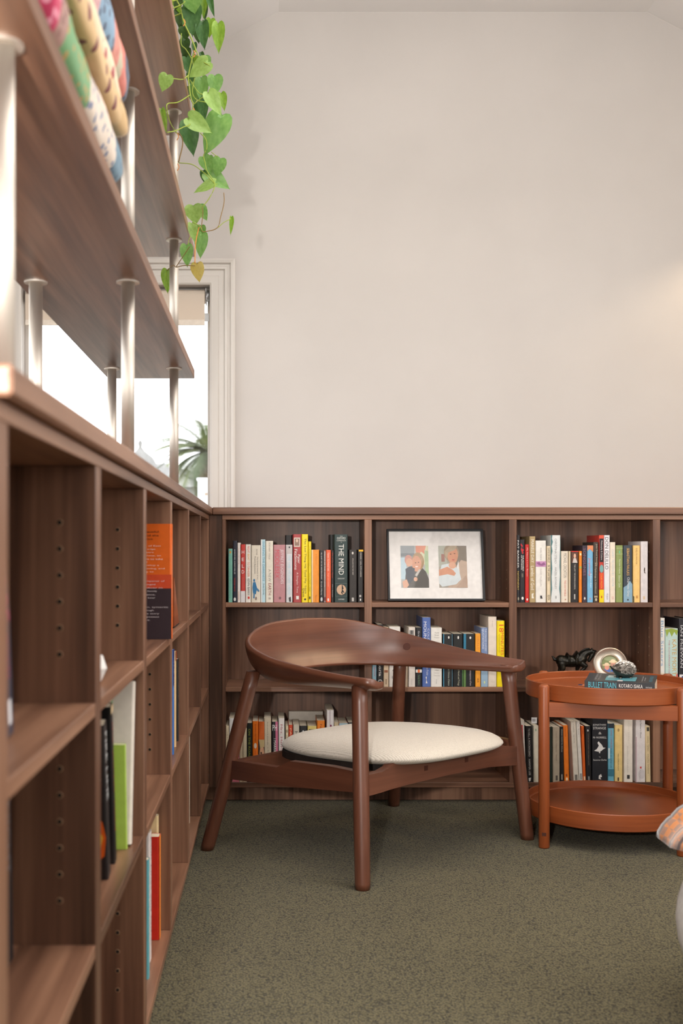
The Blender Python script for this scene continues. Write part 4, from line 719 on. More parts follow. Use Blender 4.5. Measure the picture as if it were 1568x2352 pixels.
# bay 1, middle row: flame book, thin black book, lime and white books
r, Mw = left_book(1.640, 1.668, -.2335, Z2t+.235, Z2t, (34, 30, 32), 'black thriller with a burst of flame on its cover, left bookcase', [('t', 'FIRE LINE', .06, .5, .5, .5, (206, 206, 206))], depth=.15, lean=-11)
cover_print(r, Mw, .028, .15, .235, [('t', 'STEEL', .6, .1, .05, .36, (200, 200, 202)), ('t', 'LINE', .7, .3, .05, .26, (170, 170, 172)), ('p', [(.72, .60), (.86, .54), (.96, .62), (.99, .72), (.97, .84), (.88, .9), (.78, .84), (.7, .74)], (226, 96, 24)), ('p', [(.8, .64), (.9, .62), (.96, .72), (.92, .84), (.84, .78)], (250, 196, 70))])
left_book(1.722, 1.744, -.2350, Z2t+.250, Z2t, (26, 24, 26), 'thin black book with buff cap right of the flame covered thriller', [('r', .0, .05, 0, 1, (206, 180, 140)), ('t', 'the winter road', .1, .8, .5, .4, (150, 60, 50))], depth=.15, lean=-11)
left_book(1.768, 1.784, -.243, Z2t+.272, Z2t, (226, 212, 198), 'thin pale book with a green band near its head, left bookcase', [('r', .09, .16, 0, 1, (70, 140, 90))], depth=.15, lean=-8)
left_book(1.806, 1.814, -.2275, Z2t+.172, Z2t, (172, 206, 88), 'slim lime green softcover book in the left bookcase', [('t', 'open', .4, .6, .5, .4, (80, 120, 60))], depth=.10, lean=-7)
left_book(1.822, 1.842, -.2235, Z2t+.262, Z2t, (224, 214, 202), 'white notebook leaning away behind the lime green one', depth=.15, lean=11)
# bay 3, middle row
left_book(2.635, 2.652, -.2235, Z2t+.245, Z2t, (42, 110, 190), 'tall thin blue book in the middle row of the left bookcase', [('r', 0, .35, 0, 1, (70, 66, 140)), ('t', 'THE GREAT', .1, .5, .5, .5, (220, 226, 236))], depth=.14)
left_book(2.735, 2.75, -.2265, Z2t+.232, Z2t, (226, 190, 140), 'thin tan book between a blue and a black one', [('r', 0, .1, 0, 1, (206, 90, 60))], depth=.13)
left_book(2.82, 2.842, -.2275, Z2t+.205, Z2t, (30, 28, 28), 'thin black book with worn buff edges in the left bookcase', [('t', 'the dark wood', .1, .8, .5, .35, (190, 170, 130))], depth=.13)
# bay 4, bottom row
left_book(3.28, 3.30, -.2355, Z3t+.205, Z3t, (40, 64, 120), 'dark blue book low in the left bookcase near the armchair leg', depth=.13)
left_book(3.335, 3.36, -.236, Z3t+.265, Z3t, (226, 210, 190), 'tall cream book right of the dark blue one near the armchair leg', depth=.14)
# bay 2, bottom row
left_book(2.13, 2.15, -.2275, Z3t+.225, Z3t, (96, 168, 178), 'teal book on the bottom row of the left bookcase', [('t', 'AGELESS', .1, .7, .5, .4, (220, 230, 226))], depth=.14)
left_book(2.215, 2.245, -.2340, Z3t+.255, Z3t, (226, 214, 210), 'white book between the teal and the red one', [('t', 'Fault Lines and Other', .05, .9, .6, .3, (70, 66, 96))], depth=.14)
left_book(2.345, 2.375, -.2285, Z3t+.214, Z3t, (206, 44, 28), 'red book with an orange spine on the bottom row, left bookcase', [('r', 0, 1, 0, 1, (236, 130, 50))], depth=.14)
left_book(2.385, 2.404, -.235, Z3t+.248, Z3t, (224, 198, 150), 'buff book standing behind the red one on the bottom row', depth=.13)
# ================================================================== framed photographs
def flat_print(name, parent, O, U, W, N, shapes, base, lift0=.0002):
    """flat printed picture: O lower-left corner, U right edge vector, W up edge vector, N outward normal; shapes in 0..1"""
    mats = [mat(base, .35)]; mb = MB(); lift = lift0
    mb.add([O+N*lift, O+U+N*lift, O+U+W+N*lift, O+W+N*lift], [[0, 1, 2, 3]], 0)
    for sh in shapes:
        lift += .00012; c = sh[-1]; m = mat(c, .35)
        if m not in mats: mats.append(m)
        if sh[0] == 'e':
            _, x, y, rx, ry, _c = sh; pts = [(x+rx*math.cos(a*math.pi/10), y+ry*math.sin(a*math.pi/10)) for a in range(20)]
        elif sh[0] == 'r': _, x0, y0, x1, y1, _c = sh; pts = [(x0, y0), (x1, y0), (x1, y1), (x0, y1)]
        else:
            pts = list(sh[1])
            if sum(pts[i][0]*pts[(i+1) % len(pts)][1]-pts[(i+1) % len(pts)][0]*pts[i][1] for i in range(len(pts))) < 0: pts.reverse()
        pts = [(min(1, max(0, x)), min(1, max(0, y))) for x, y in pts]
        mb.add([O+U*x+W*y+N*lift for x, y in pts], [list(range(len(pts)))], mats.index(m))
    return mb.build(name, mats, parent)
SK, SK2 = (206, 150, 122), (214, 166, 140)
PH1 = [('r', .0, .6, .5, 1, (150, 156, 160)), ('r', 0, .75, .5, .82, (122, 128, 132)), ('r', .55, .55, 1, 1, (208, 206, 176)), ('p', [(.55, 1), (.92, 1), (.86, .8), (.75, .86), (.62, .76), (.55, .86)], (216, 140, 112)), ('r', .0, .2, .2, .72, (184, 206, 216)), ('p', [(.86, .9), (1, .86), (1, .3), (.88, .4)], (176, 196, 160)),
       ('p', [(.14, .0), (.16, .3), (.3, .5), (.5, .52), (.72, .5), (.9, .38), (1, .2), (1, 0)], (92, 88, 84)), ('e', .62, .62, .22, .22, (170, 140, 106)), ('e', .57, .57, .17, .19, SK), ('e', .28, .66, .14, .12, (196, 140, 128)), ('e', .3, .6, .12, .1, SK2), ('p', [(.16, .44), (.3, .5), (.5, .46), (.46, .2), (.3, .1), (.2, .2)], (70, 74, 84)), ('e', .52, .2, .07, .05, SK2), ('p', [(.04, .14), (.2, .2), (.28, .06), (.2, 0), (.08, 0)], SK2), ('p', [(.5, .3), (.66, .44), (.72, .42), (.56, .26)], (190, 186, 180)), ('e', .53, .59, .02, .012, (80, 60, 50)), ('e', .64, .6, .02, .012, (80, 60, 50)), ('e', .57, .5, .05, .016, (236, 214, 206))]
PH2 = [('r', .6, 0, 1, 1, (136, 126, 114)), ('r', 0, .5, .3, 1, (176, 178, 166)), ('r', .1, .62, .22, .8, (160, 120, 110)), ('p', [(.3, 0), (.6, .5), (.8, .66), (1, .62), (1, 0)], (188, 166, 148)), ('p', [(.55, .3), (.7, .64), (.74, .3)], (222, 220, 218)), ('e', .46, .84, .27, .22, (160, 144, 124)), ('e', .5, .78, .19, .22, SK), ('p', [(.2, .86), (.42, 1), (.66, 1), (.6, .9), (.36, .84), (.28, .66)], (176, 160, 138)),
       ('p', [(0, .3), (.1, .54), (.4, .58), (.7, .44), (.78, .2), (.6, .08), (.1, .02), (0, .1)], (206, 214, 216)), ('e', .48, .53, .13, .08, SK2), ('p', [(0, .28), (.0, .42), (.3, .5), (.5, .42), (.6, .34), (.54, .28), (.3, .32)], SK), ('p', [(.6, 0), (.95, .3), (1, .2), (1, 0)], (178, 154, 136)), ('e', .43, .8, .03, .01, (100, 70, 60)), ('e', .57, .81, .03, .01, (100, 70, 60)), ('e', .52, .66, .05, .014, (186, 96, 92))]
def photo_frame():
    # leans back against the compartment back: foot line at the front, top further back
    zf = Z1t+.0042; yf, yb = YB+.045, YB+.095
    BL = Vector((XX(891, yf), yf, zf)); BR = Vector((XX(1114.5, yf), yf, zf))
    hh = ZZ(1215, yb)-zf; TLp = Vector((XX(889.5, yb), yb, zf+hh))
    U = BR-BL; W = Vector((0, yb-yf, hh)); N = U.cross(W).normalized()*1.0
    r = empty('photo_frame', (BL+BR)/2, 'black framed mount with two family photographs on the back bookcase', 'picture frame')
    u = U.normalized(); wv = W.normalized(); wd, ht, t = U.length, W.length, .016; fw = .0072
    def slab(name, x0, x1, y0, y1, d0, d1, m, par=None):
        Vb, Fb = cbox((x0, y0, d0), (x1, y1, d1), .0006); return mesh(name, [BL+u*a+wv*b+N*c for a, b, c in Vb], Fb, m, par or r)
    bm_ = mat((34, 35, 38), .38)
    slab('frame_rail', 0, wd, 0, fw, -t, .002, bm_); slab('frame_rail', 0, wd, ht-fw, ht, -t, .002, bm_)
    slab('frame_stile', 0, fw, fw, ht-fw, -t, .002, bm_); slab('frame_stile', wd-fw, wd, fw, ht-fw, -t, .002, bm_)
    slab('backing', fw, wd-fw, fw, ht-fw, -t+.001, -.010, mat((60, 50, 44), .8))
    mt = slab('mount_board', fw, wd-fw, fw, ht-fw, -.010, -.007, mat((232, 228, 224), .6))
    for x0, x1, sh, base in ((.125, .425, PH1, (180, 180, 178)), (.535, .84, PH2, (168, 162, 150))):
        O = BL+u*(fw+(wd-2*fw)*x0)+wv*(fw+(ht-2*fw)*.165)-N*.007
        flat_print('photograph', r, O, u*((wd-2*fw)*(x1-x0)), wv*((ht-2*fw)*.62), N, sh, base)
    slab('glazing', fw, wd-fw, fw, ht-fw, -.0035, -.0025, glass_mat(.018))
photo_frame()
# ================================================================== armchair
CC = Vector((.317, 3.403, 0)); CWv = Vector((.73, .683, 0)).normalized(); CDv = Vector((CWv.y, -CWv.x, 0))
def C(w_, d, z): return CC+CWv*w_+CDv*d+Vector((0, 0, z))
def armchair():
    r = empty('armchair', CC, 'low armchair with curved dark wood back and cream upholstered seat', 'armchair')
    FL0, FL1 = (.372, .287), (.333, .240); RL0, RL1 = (.418, -.286), (.329, -.181)
    for s_ in (-1, 1):
        for (a, b, zt) in ((FL0, FL1, .531), (RL0, RL1, .527)):
            pts = [C(s_*(a[0]+(b[0]-a[0])*f), a[1]+(b[1]-a[1])*f, zt*f+.0006*(1-f)) for f in (0, .03, .3, .6, .9, 1)]
            tube('leg', pts, [.0195, .0205, .0215, .0215, .0215, .0212], CZ, r, 24, True)
    # curved backrest band: inner-lower edge I and outer-upper edge O, mirrored
    O_ = [(0, -.300, .662), (.15, -.288, .655), (.265, -.247, .634), (.338, -.180, .607), (.370, -.06, .580), (.368, .07, .563), (.362, .18, .553), (.358, .262, .549), (.352, .300, .548)]
    I_ = [(0, -.246, .515), (.13, -.238, .513), (.225, -.205, .511), (.283, -.14, .511), (.304, -.04, .514), (.302, .08, .520), (.296, .18, .527), (.292, .262, .531), (.292, .300, .534)]
    Os = spline(O_, 7); Is = spline(I_, 7)
    st = [(Vector((-o.x, o.y, o.z)), Vector((-i.x, i.y, i.z))) for o, i in list(zip(Os, Is))[:0:-1]]+list(zip(Os, Is))
    n = len(st); ns = 8; V = []; th = .020; loops = []
    for j, (o, i) in enumerate(st):
        a = st[max(j-1, 0)]; b = st[min(j+1, n-1)]
        tang = ((b[0]+b[1])-(a[0]+a[1])).normalized(); ch = (o-i); nrm = tang.cross(ch).normalized()
        if nrm.z > 0: nrm = -nrm
        ed = min(j, n-1-j)/5.0; rnd = 1 if ed >= 1 else math.sqrt(max(.0, 1-(1-ed)**2))*.62+.38
        mid = (o+i)/2; o2 = mid+(o-mid)*rnd; i2 = mid+(i-mid)*rnd; ch = o2-i2
        flat = max(0, (abs(o.x)-.1)*0)
        bul = .016*min(1, ch.length/.12)
        loop = []
        cn = ch.normalized()
        for s_ in range(ns+1):
            f = s_/ns; loop.append(i2+ch*f+nrm*(bul*math.sin(math.pi*f)))
        loop.append(o2+nrm*(th*.18)+cn*.0035); loop.append(o2+nrm*(th*.8)+cn*.0035)
        for s_ in range(ns, -1, -1):
            f = s_/ns; loop.append(i2+ch*f+nrm*(bul*math.sin(math.pi*f)+th))
        loop.append(i2+nrm*(th*.8)-cn*.0035); loop.append(i2+nrm*(th*.18)-cn*.0035)
        loops.append([C(p.x, p.y, p.z) for p in loop])
    m = len(loops[0]); bm = bmesh.new(); vs = [[bm.verts.new(p) for p in lp] for lp in loops]
    for j in range(n-1):
        for k_ in range(m): bm.faces.new([vs[j][k_], vs[j][(k_+1) % m], vs[j+1][(k_+1) % m], vs[j+1][k_]])
    bm.faces.new(vs[0]); bm.faces.new(vs[-1][::-1])
    back = bmobj('backrest', bm, CX, r); smooth_angle(back, 55)
    sub = back.modifiers.new('smooth', 'SUBSURF'); sub.levels = 1; sub.render_levels = 1
    # wooden plugs where the rear legs enter the back (on the inner face)
    best = min(((abs(VX+F*loops[j][q].x/loops[j][q].y-932)+abs(VY+F*(H-loops[j][q].z)/loops[j][q].y-1489), j, q) for j in range(n//2, n) for q in range(1, ns)))
    for j in (best[1], n-1-best[1]):
        q = best[2]; c = loops[j][q]; nn = (loops[j+1][q]-loops[j-1][q]).cross(loops[j][q+1]-loops[j][q-1]).normalized()
        if nn.dot(C(0, 0, .6)-c) < 0: nn = -nn
        V, Fc = ring_tube([c-nn*.006, c+nn*.0022], [.0125, .0125], 20); mesh('plug', V, Fc, mat((74, 38, 27), .4), back)
    # rails
    def rail(name, a, b, prof, th_, mat_=CX):
        """a, b: (w, d) ends; prof: [(f, z0, z1)] along the rail"""
        A = C(a[0], a[1], 0); B = C(b[0], b[1], 0); t = (B-A).normalized(); nn = Vector((t.y, -t.x, 0)); V = []; Fc = []
        for f, z0, z1 in prof:
            p = A.lerp(B, f)
            V += [p+nn*(th_/2)+Vector((0, 0, z0)), p+nn*(th_/2)+Vector((0, 0, z1)), p-nn*(th_/2)+Vector((0, 0, z1)), p-nn*(th_/2)+Vector((0, 0, z0))]
        for i in range(len(prof)-1):
            for k_ in range(4): Fc.append([4*i+k_, 4*i+(k_+1) % 4, 4*i+4+(k_+1) % 4, 4*i+4+k_])
        Fc += [[3, 2, 1, 0], [4*len(prof)-4+i for i in range(4)]]
        bm = bmesh.new(); vv = [bm.verts.new(v) for v in V]
        for f in Fc: bm.faces.new([vv[i] for i in f])
        return bmobj(name, bm, mat_, r)
    z = lambda f: .232-.004*f
    fr = rail('front_rail', (-.352, .262), (.352, .262), [(0, .234, .290), (.10, .237, .291), (.14, .239, .298), (.17, .240, .312), (.25, .242, .318), (.5, .244, .320), (.78, .241, .318), (.86, .236, .300), (.92, .232, .288), (1, .226, .284)], .026)
    for f in (.36, .62):
        p = C(-.352+.704*f, .276, .277); V, Fc = cbox((p.x-.008, p.y-.002, p.z-.007), (p.x+.008, p.y+.002, p.z+.007), .0003)
        a = C(-.352+.704*f, .2752, .270); u = CWv; nn = CDv
        mesh('tenon', [a+u*x+nn*y+Vector((0, 0, zz)) for x, y, zz in ((-.008, 0, 0), (.008, 0, 0), (.008, 0, .014), (-.008, 0, .014), (-.008, -.004, 0), (.008, -.004, 0), (.008, -.004, .014), (-.008, -.004, .014))], [[0, 1, 2, 3], [7, 6, 5, 4], [0, 4, 5, 1], [2, 6, 7, 3], [1, 5, 6, 2], [3, 7, 4, 0]], mat((66, 30, 20), .4), fr)
    for s_ in (-1, 1): rail('side_rail', (s_*.372, -.232), (s_*.352, .262), [(0, .212, .266), (.06, .213, .268), (.4, .222, .272), (.46, .224, .286), (.5, .225, .296), (.8, .238, .302), (1, .246, .300)], .024)
    rail('rear_rail', (-.372, -.232), (.372, -.232), [(0, .214, .262), (.15, .214, .264), (.5, .214, .268), (.85, .214, .264), (1, .214, .262)], .024)
    # seat pad
    nr, na = 12, 64; V = []; Fc = []
    prof = [(0, 1), (.2, .99), (.4, .95), (.58, .87), (.72, .76), (.84, .60), (.92, .42), (.97, .22), (.995, .02), (1, -.15), (.985, -.36), (.95, -.58), (.88, -.78), (.76, -.92), (.5, -1), (0, -1)]
    def zc(d): return .307+.045*d
    for (rr, h_) in prof:
        for a in range(na):
            an = 2*math.pi*a/na; cx, sy = math.cos(an), math.sin(an); e = 2/3.2
            wx = .283*math.copysign(abs(cx)**e, cx)*rr; dy = .305*math.copysign(abs(sy)**e, sy)*rr+.052
            wx *= 1-.15*max(0, -dy/.28)
            dish = -.006*math.exp(-((wx/.16)**2+((dy+.02)/.16)**2))
            V.append(C(wx, dy, zc(dy)+(h_*.046+dish if h_ > 0 else h_*.026)))
    for i in range(len(prof)-1):
        for a in range(na): Fc.append([i*na+a, i*na+(a+1) % na, (i+1)*na+(a+1) % na, (i+1)*na+a])
    M_SEAT = seat_fabric()
    bm = bmesh.new(); vv = [bm.verts.new(v) for v in V]
    for f in Fc: bm.faces.new([vv[i] for i in f])
    bmesh.ops.remove_doubles(bm, verts=bm.verts, dist=1e-5)
    bmobj('seat_pad', bm, M_SEAT, r, True)
    # dark slats under the pad
    V = [];
    for a in range(28):
        an = 2*math.pi*a/28; e = 2/3; cx, sy = math.cos(an), math.sin(an)
        for zz in (.272, .292): V.append(C(.27*math.copysign(abs(cx)**e, cx), .25*math.copysign(abs(sy)**e, sy)+.018, zz+.03*sy*.25))
    Fc = [[2*a, 2*((a+1) % 28), 2*((a+1) % 28)+1, 2*a+1] for a in range(28)]+[[2*a for a in range(28)][::-1], [2*a+1 for a in range(28)]]
    mesh('seat_base', V, Fc, mat((36, 26, 22), .8), r)
def seat_fabric():
    m, nt, b = new_mat('cream_ribbed_fabric'); N = nt.nodes; Lk = nt.links.new
    tc = N.new('ShaderNodeTexCoord'); mp = N.new('ShaderNodeMapping'); mp.inputs['Rotation'].default_value = (0, 0, math.radians(-43)); Lk(tc.outputs['Object'], mp.inputs['Vector'])
    wv = N.new('ShaderNodeTexWave'); wv.inputs['Scale'].default_value = 62; wv.inputs['Distortion'].default_value = 1.2; wv.inputs['Detail'].default_value = 2; wv.inputs['Detail Scale'].default_value = 3; Lk(mp.outputs[0], wv.inputs['Vector'])
    n = N.new('ShaderNodeTexNoise'); n.inputs['Scale'].default_value = 260; Lk(tc.outputs['Object'], n.inputs['Vector'])
    ad = N.new('ShaderNodeMath'); ad.operation = 'MULTIPLY_ADD'; ad.inputs[1].default_value = .5; Lk(wv.outputs['Fac'], ad.inputs[0]); Lk(n.outputs['Fac'], ad.inputs[2])
    r = ramp(nt, [(.3, (182, 172, 158)), (.9, (210, 201, 188))]); Lk(ad.outputs[0], r.inputs['Fac']); Lk(r.outputs['Color'], b.inputs['Base Color'])
    bp = N.new('ShaderNodeBump'); bp.inputs['Strength'].default_value = .35; bp.inputs['Distance'].default_value = .002; Lk(ad.outputs[0], bp.inputs['Height']); Lk(bp.outputs[0], b.inputs['Normal'])
    b.inputs['Roughness'].default_value = .95; b.inputs['Sheen Weight'].default_value = .2
    return m
armchair()
# ================================================================== round side table with two trays
TC = Vector((1.045, 3.4925, 0)); legs = {'fl': (.8115, 3.349), 'fr': (1.188, 3.259), 'br': (1.278, 3.636), 'bl': (.9015, 3.726)}
def side_table():
    r = empty('side_table', TC, 'round two-tier wooden tray table beside the armchair', 'table')
    for z0, nm in ((.432, 'upper_tray'), (.070, 'lower_tray')):
        R = .249; t = .007; prof = [(0, .0), (R-.004, 0), (R, .003), (R, .048), (R-.002, .050), (R-t+.002, .050), (R-t, .048), (R-t-.001, .031), (R-t-.004, .0275), (R-.02, .027), (0, .027)]
        V, Fc = lathe(prof, (TC.x, TC.y, z0), 72); o = mesh(nm, V, Fc, TX, r); smooth_angle(o, 35)
    for k_, (x, y) in legs.items():
        o = tube('leg', [(x, y, .0005), (x, y, .004), (x, y, .474), (x, y, .480), (x, y, .483)], [.0145, .016, .016, .0140, .0095], TZ, r, 24, True)
        if k_ in ('fl', 'fr'):
            d = Vector((legs['fl'][0]-legs['bl'][0], legs['fl'][1]-legs['bl'][1], 0)).normalized(); s_ = Vector((-d.y, d.x, 0)); c = Vector((x, y, .043))+d*.0155
            mesh('tenon', [c+s_*a+d*e+Vector((0, 0, b)) for e in (0, .0008) for a, b in ((-.006, -.005), (.006, -.005), (.006, .005), (-.006, .005))], [[4, 5, 6, 7], [0, 1, 5, 4], [1, 2, 6, 5], [2, 3, 7, 6], [3, 0, 4, 7], [3, 2, 1, 0]], mat((70, 32, 18), .5), o)
    def rail(a, b, z0, z1, th):
        A = Vector(legs[a]+(0,)); B = Vector(legs[b]+(0,)); t = (B-A).normalized(); A = A+t*.014; B = B-t*.014; nn = Vector((t.y, -t.x, 0))*(th/2)
        V = [p+s_*nn+Vector((0, 0, zz)) for p in (A, B) for s_ in (1, -1) for zz in (z0, z1)]
        mesh('rail', V, [[0, 1, 3, 2], [6, 7, 5, 4], [0, 4, 5, 1], [2, 3, 7, 6], [1, 5, 7, 3], [0, 2, 6, 4]], TX, r)
    rail('fl', 'fr', .389, .4315, .022); rail('bl', 'br', .389, .4315, .022)
    rail('fl', 'bl', .030, .0695, .022); rail('fr', 'br', .030, .0695, .022)
side_table()
TF = .459+.0003          # floor of the upper tray
# paperback lying in the tray
def tray_book():
    Yf = 3.362; x0 = XX(1342, Yf); L = .198; x1 = x0+L; D = .128; T = .034
    r = empty('book', (x0+L/2, Yf+D/2, TF), 'charcoal thriller with blue title lying flat in the upper tray', 'book')
    # cover lifts a little towards the fore-edge
    n = 7
    def lift(v): return .010*(v/D)**2
    def sheet(z0, t, rise, name, m):
        V = []; Fc = []
        for i in range(n):
            v = D*i/(n-1); zz = TF+z0+(lift(v) if rise else 0)
            for x in (x0, x1): V += [(x, Yf+v, zz), (x, Yf+v, zz+t)]
        for i in range(n-1):
            b = 4*i; Fc += [[b, b+2, b+6, b+4], [b+1, b+5, b+7, b+3], [b, b+4, b+5, b+1], [b+2, b+3, b+7, b+6]]
        Fc += [[0, 1, 3, 2], [4*n-4, 4*n-2, 4*n-1, 4*n-3]]
        return mesh(name, V, Fc, m, r)
    dk = mat((52, 54, 58), .4)
    sheet(0, .0007, False, 'back_cover', dk); sheet(T-.0007, .0007, True, 'front_cover', dk)
    V, Fc = cbox((x0+.001, Yf+.001, TF+.0008), (x1-.001, Yf+D-.002, TF+T-.0009), .0003); mesh('pages', V, Fc, M_PAGE, r)
    box('spine', (x0, Yf-.0008, TF), (x1, Yf+.0004, TF+T), dk, r, .0003)
    def txt(s_, a, b, z0, z1, c):
        G, Fc, asp = text_geo(s_); mesh('lettering', [(x0+L*(a+(b-a)*x), Yf-.0011, TF+T*(z0+(z1-z0)*y)) for x, y in G], Fc, mat(c, .4), r)
    txt('BULLET TRAIN', .055, .455, .42, .92, (96, 190, 206)); txt('KOTARO ISAKA', .495, .83, .52, .84, (240, 238, 232)); txt('VINTAGE', .87, .96, .54, .68, (200, 200, 198))
    # cover picture patches on the front cover
    def patch(x_0, x_1, v0, v1, c, nm='cover_picture', s_=None):
        f = lambda x, v: (x0+L*x, Yf+D*v, TF+T+lift(D*v)+.0006)
        if s_:
            G, Fc, asp = text_geo(s_); mesh('lettering', [f(x_0+(x_1-x_0)*(1-y), v1-(v1-v0)*x) for x, y in G], Fc, mat(c, .4), r)
        else: mesh(nm, [f(x_0, v0), f(x_1, v0), f(x_1, v1), f(x_0, v1)], [[0, 1, 2, 3]], mat(c, .4), r)
    patch(.28, .72, .18, .72, (92, 150, 160)); patch(.46, .54, .1, .5, (206, 200, 200)); patch(.30, .42, .3, .8, (170, 196, 200))
    patch(.12, .15, .2, .9, (170, 170, 170), s_='A NOVEL THRILLER'); patch(.17, .195, .2, .9, (150, 150, 150), s_='OF HIGH SPEED')
    patch(.80, .815, .2, .8, (206, 206, 206), s_='KOTARO'); patch(.835, .85, .3, .7, (190, 190, 190), s_='ISAKA'); patch(.905, .955, .2, .85, (70, 140, 160), s_='NOW A FILM')
    # bookmark card
    V, Fc = cbox((x0-.026, Yf+.055, TF+.012), (x0+.03, Yf+.085, TF+.0126), .0001); mesh('bookmark', V, Fc, mat((206, 130, 90), .5), r)
    V, Fc = cbox((x0-.026, Yf+.0549, TF+.0126), (x0-.014, Yf+.085, TF+.0128), .00005); mesh('bookmark_tip', V, Fc, mat((40, 48, 90), .5), r)
    R_ = Matrix.Translation((x0, Yf, 0)) @ Matrix.Rotation(math.radians(-22), 4, 'Z') @ Matrix.Translation((-x0, -Yf, 0))
    for o in r.children:
        o.data.transform(Matrix.Translation(-WLOC[o.name]) @ R_ @ Matrix.Translation(WLOC[o.name]))
    return Yf, x0, L, D, T
BYf, BX0, BL_, BD, BT = tray_book()
# round pewter photo frame leaning in the tray
def round_frame():
    c = P(1401, 1519.5, 3.60); rad = 38.5*3.60/F
    tilt = math.radians(14); up = Vector((0, math.sin(tilt), math.cos(tilt))); yaw = math.radians(-8); rt = Vector((math.cos(yaw), math.sin(yaw), 0)); up = (up-rt*up.dot(rt)).normalized(); N = rt.cross(up).normalized()
    c = Vector((c.x, c.y, TF+rad*math.cos(tilt)+.007))
    r = empty('photo_frame', (c.x, c.y, TF), 'round pewter photo frame standing in the upper tray', 'picture frame')
    prof = [(1, -.006), (1, 0), (.97, .004), (.92, .005), (.88, .003), (.6, .0), (.57, .003), (.53, .004), (.50, .001), (.48, -.001), (.48, -.006)]
    seg = 56; V = []; Fc = []
    for k_ in range(seg):
        a = 2*math.pi*k_/seg; d = rt*math.cos(a)+up*math.sin(a)
        V += [c+d*(rad*q)+N*h_ for q, h_ in prof]
    n = len(prof)
    for k_ in range(seg):
        for i in range(n-1): Fc.append([k_*n+i, ((k_+1) % seg)*n+i, ((k_+1) % seg)*n+i+1, k_*n+i+1])
    o = mesh('rim', V, Fc, mat((196, 186, 172), .34, .85), r); smooth_angle(o, 50)
    V = [c-N*.006+(rt*math.cos(2*math.pi*k_/32)+up*math.sin(2*math.pi*k_/32))*rad*.98 for k_ in range(32)]
    mesh('backing', V, [list(range(32))[::-1]], mat((60, 50, 44), .8), r)
    # printed picture: two people in sun hats, clipped to the disc
    R2 = rad*.49; O = c-rt*R2-up*R2; mats = []; mb = MB(); lift = -.0028
    def disc_clip(pts):
        out = []
        for x, y in pts:
            q = Vector((x-.5, y-.5)); L = q.length
            if L > .5: q *= .5/L
            out.append((q.x+.5, q.y+.5))
        return out
    def shp(pts, col):
        nonlocal lift
        m = mat(col, .35)
        if m not in mats: mats.append(m)
        if sum(pts[i][0]*pts[(i+1) % len(pts)][1]-pts[(i+1) % len(pts)][0]*pts[i][1] for i in range(len(pts))) < 0: pts = pts[::-1]
        mb.add([O+rt*(2*R2*x)+up*(2*R2*y)+N*lift for x, y in disc_clip(pts)], [list(range(len(pts)))], mats.index(m)); lift += .00008
    E = lambda x, y, a, b: [(x+a*math.cos(k_*math.pi/10), y+b*math.sin(k_*math.pi/10)) for k_ in range(20)]
    shp(E(.5, .5, .5, .5), (120, 130, 84)); shp(E(.5, .85, .4, .15), (150, 160, 120)); shp([(.1, .1), (.2, .3), (.45, .3), (.5, .0), (.3, .0)], (70, 100, 170)); shp([(.5, .05), (.6, .3), (.9, .3), (.9, .2), (.7, .0)], (60, 90, 170))
    shp(E(.67, .46, .15, .2), (206, 150, 128)); shp(E(.3, .3, .14, .17), (206, 140, 120)); shp(E(.68, .64, .26, .07), (222, 200, 160)); shp(E(.68, .70, .15, .1), (228, 208, 170)); shp(E(.28, .44, .24, .06), (214, 186, 150)); shp(E(.3, .5, .13, .08), (220, 196, 160)); shp([(.54, .5), (.8, .5), (.8, .47), (.54, .47)], (150, 120, 110))
    mb.build('photograph', mats, r)
    # easel strut behind
    b = c-N*.006; f = Vector((c.x, c.y+.045, TF+.006)); V, Fc = ring_tube([b+up*rad*.2, f], [.004, .004], 8); mesh('easel_strut', V, Fc, mat((60, 50, 44), .7), r)
round_frame()
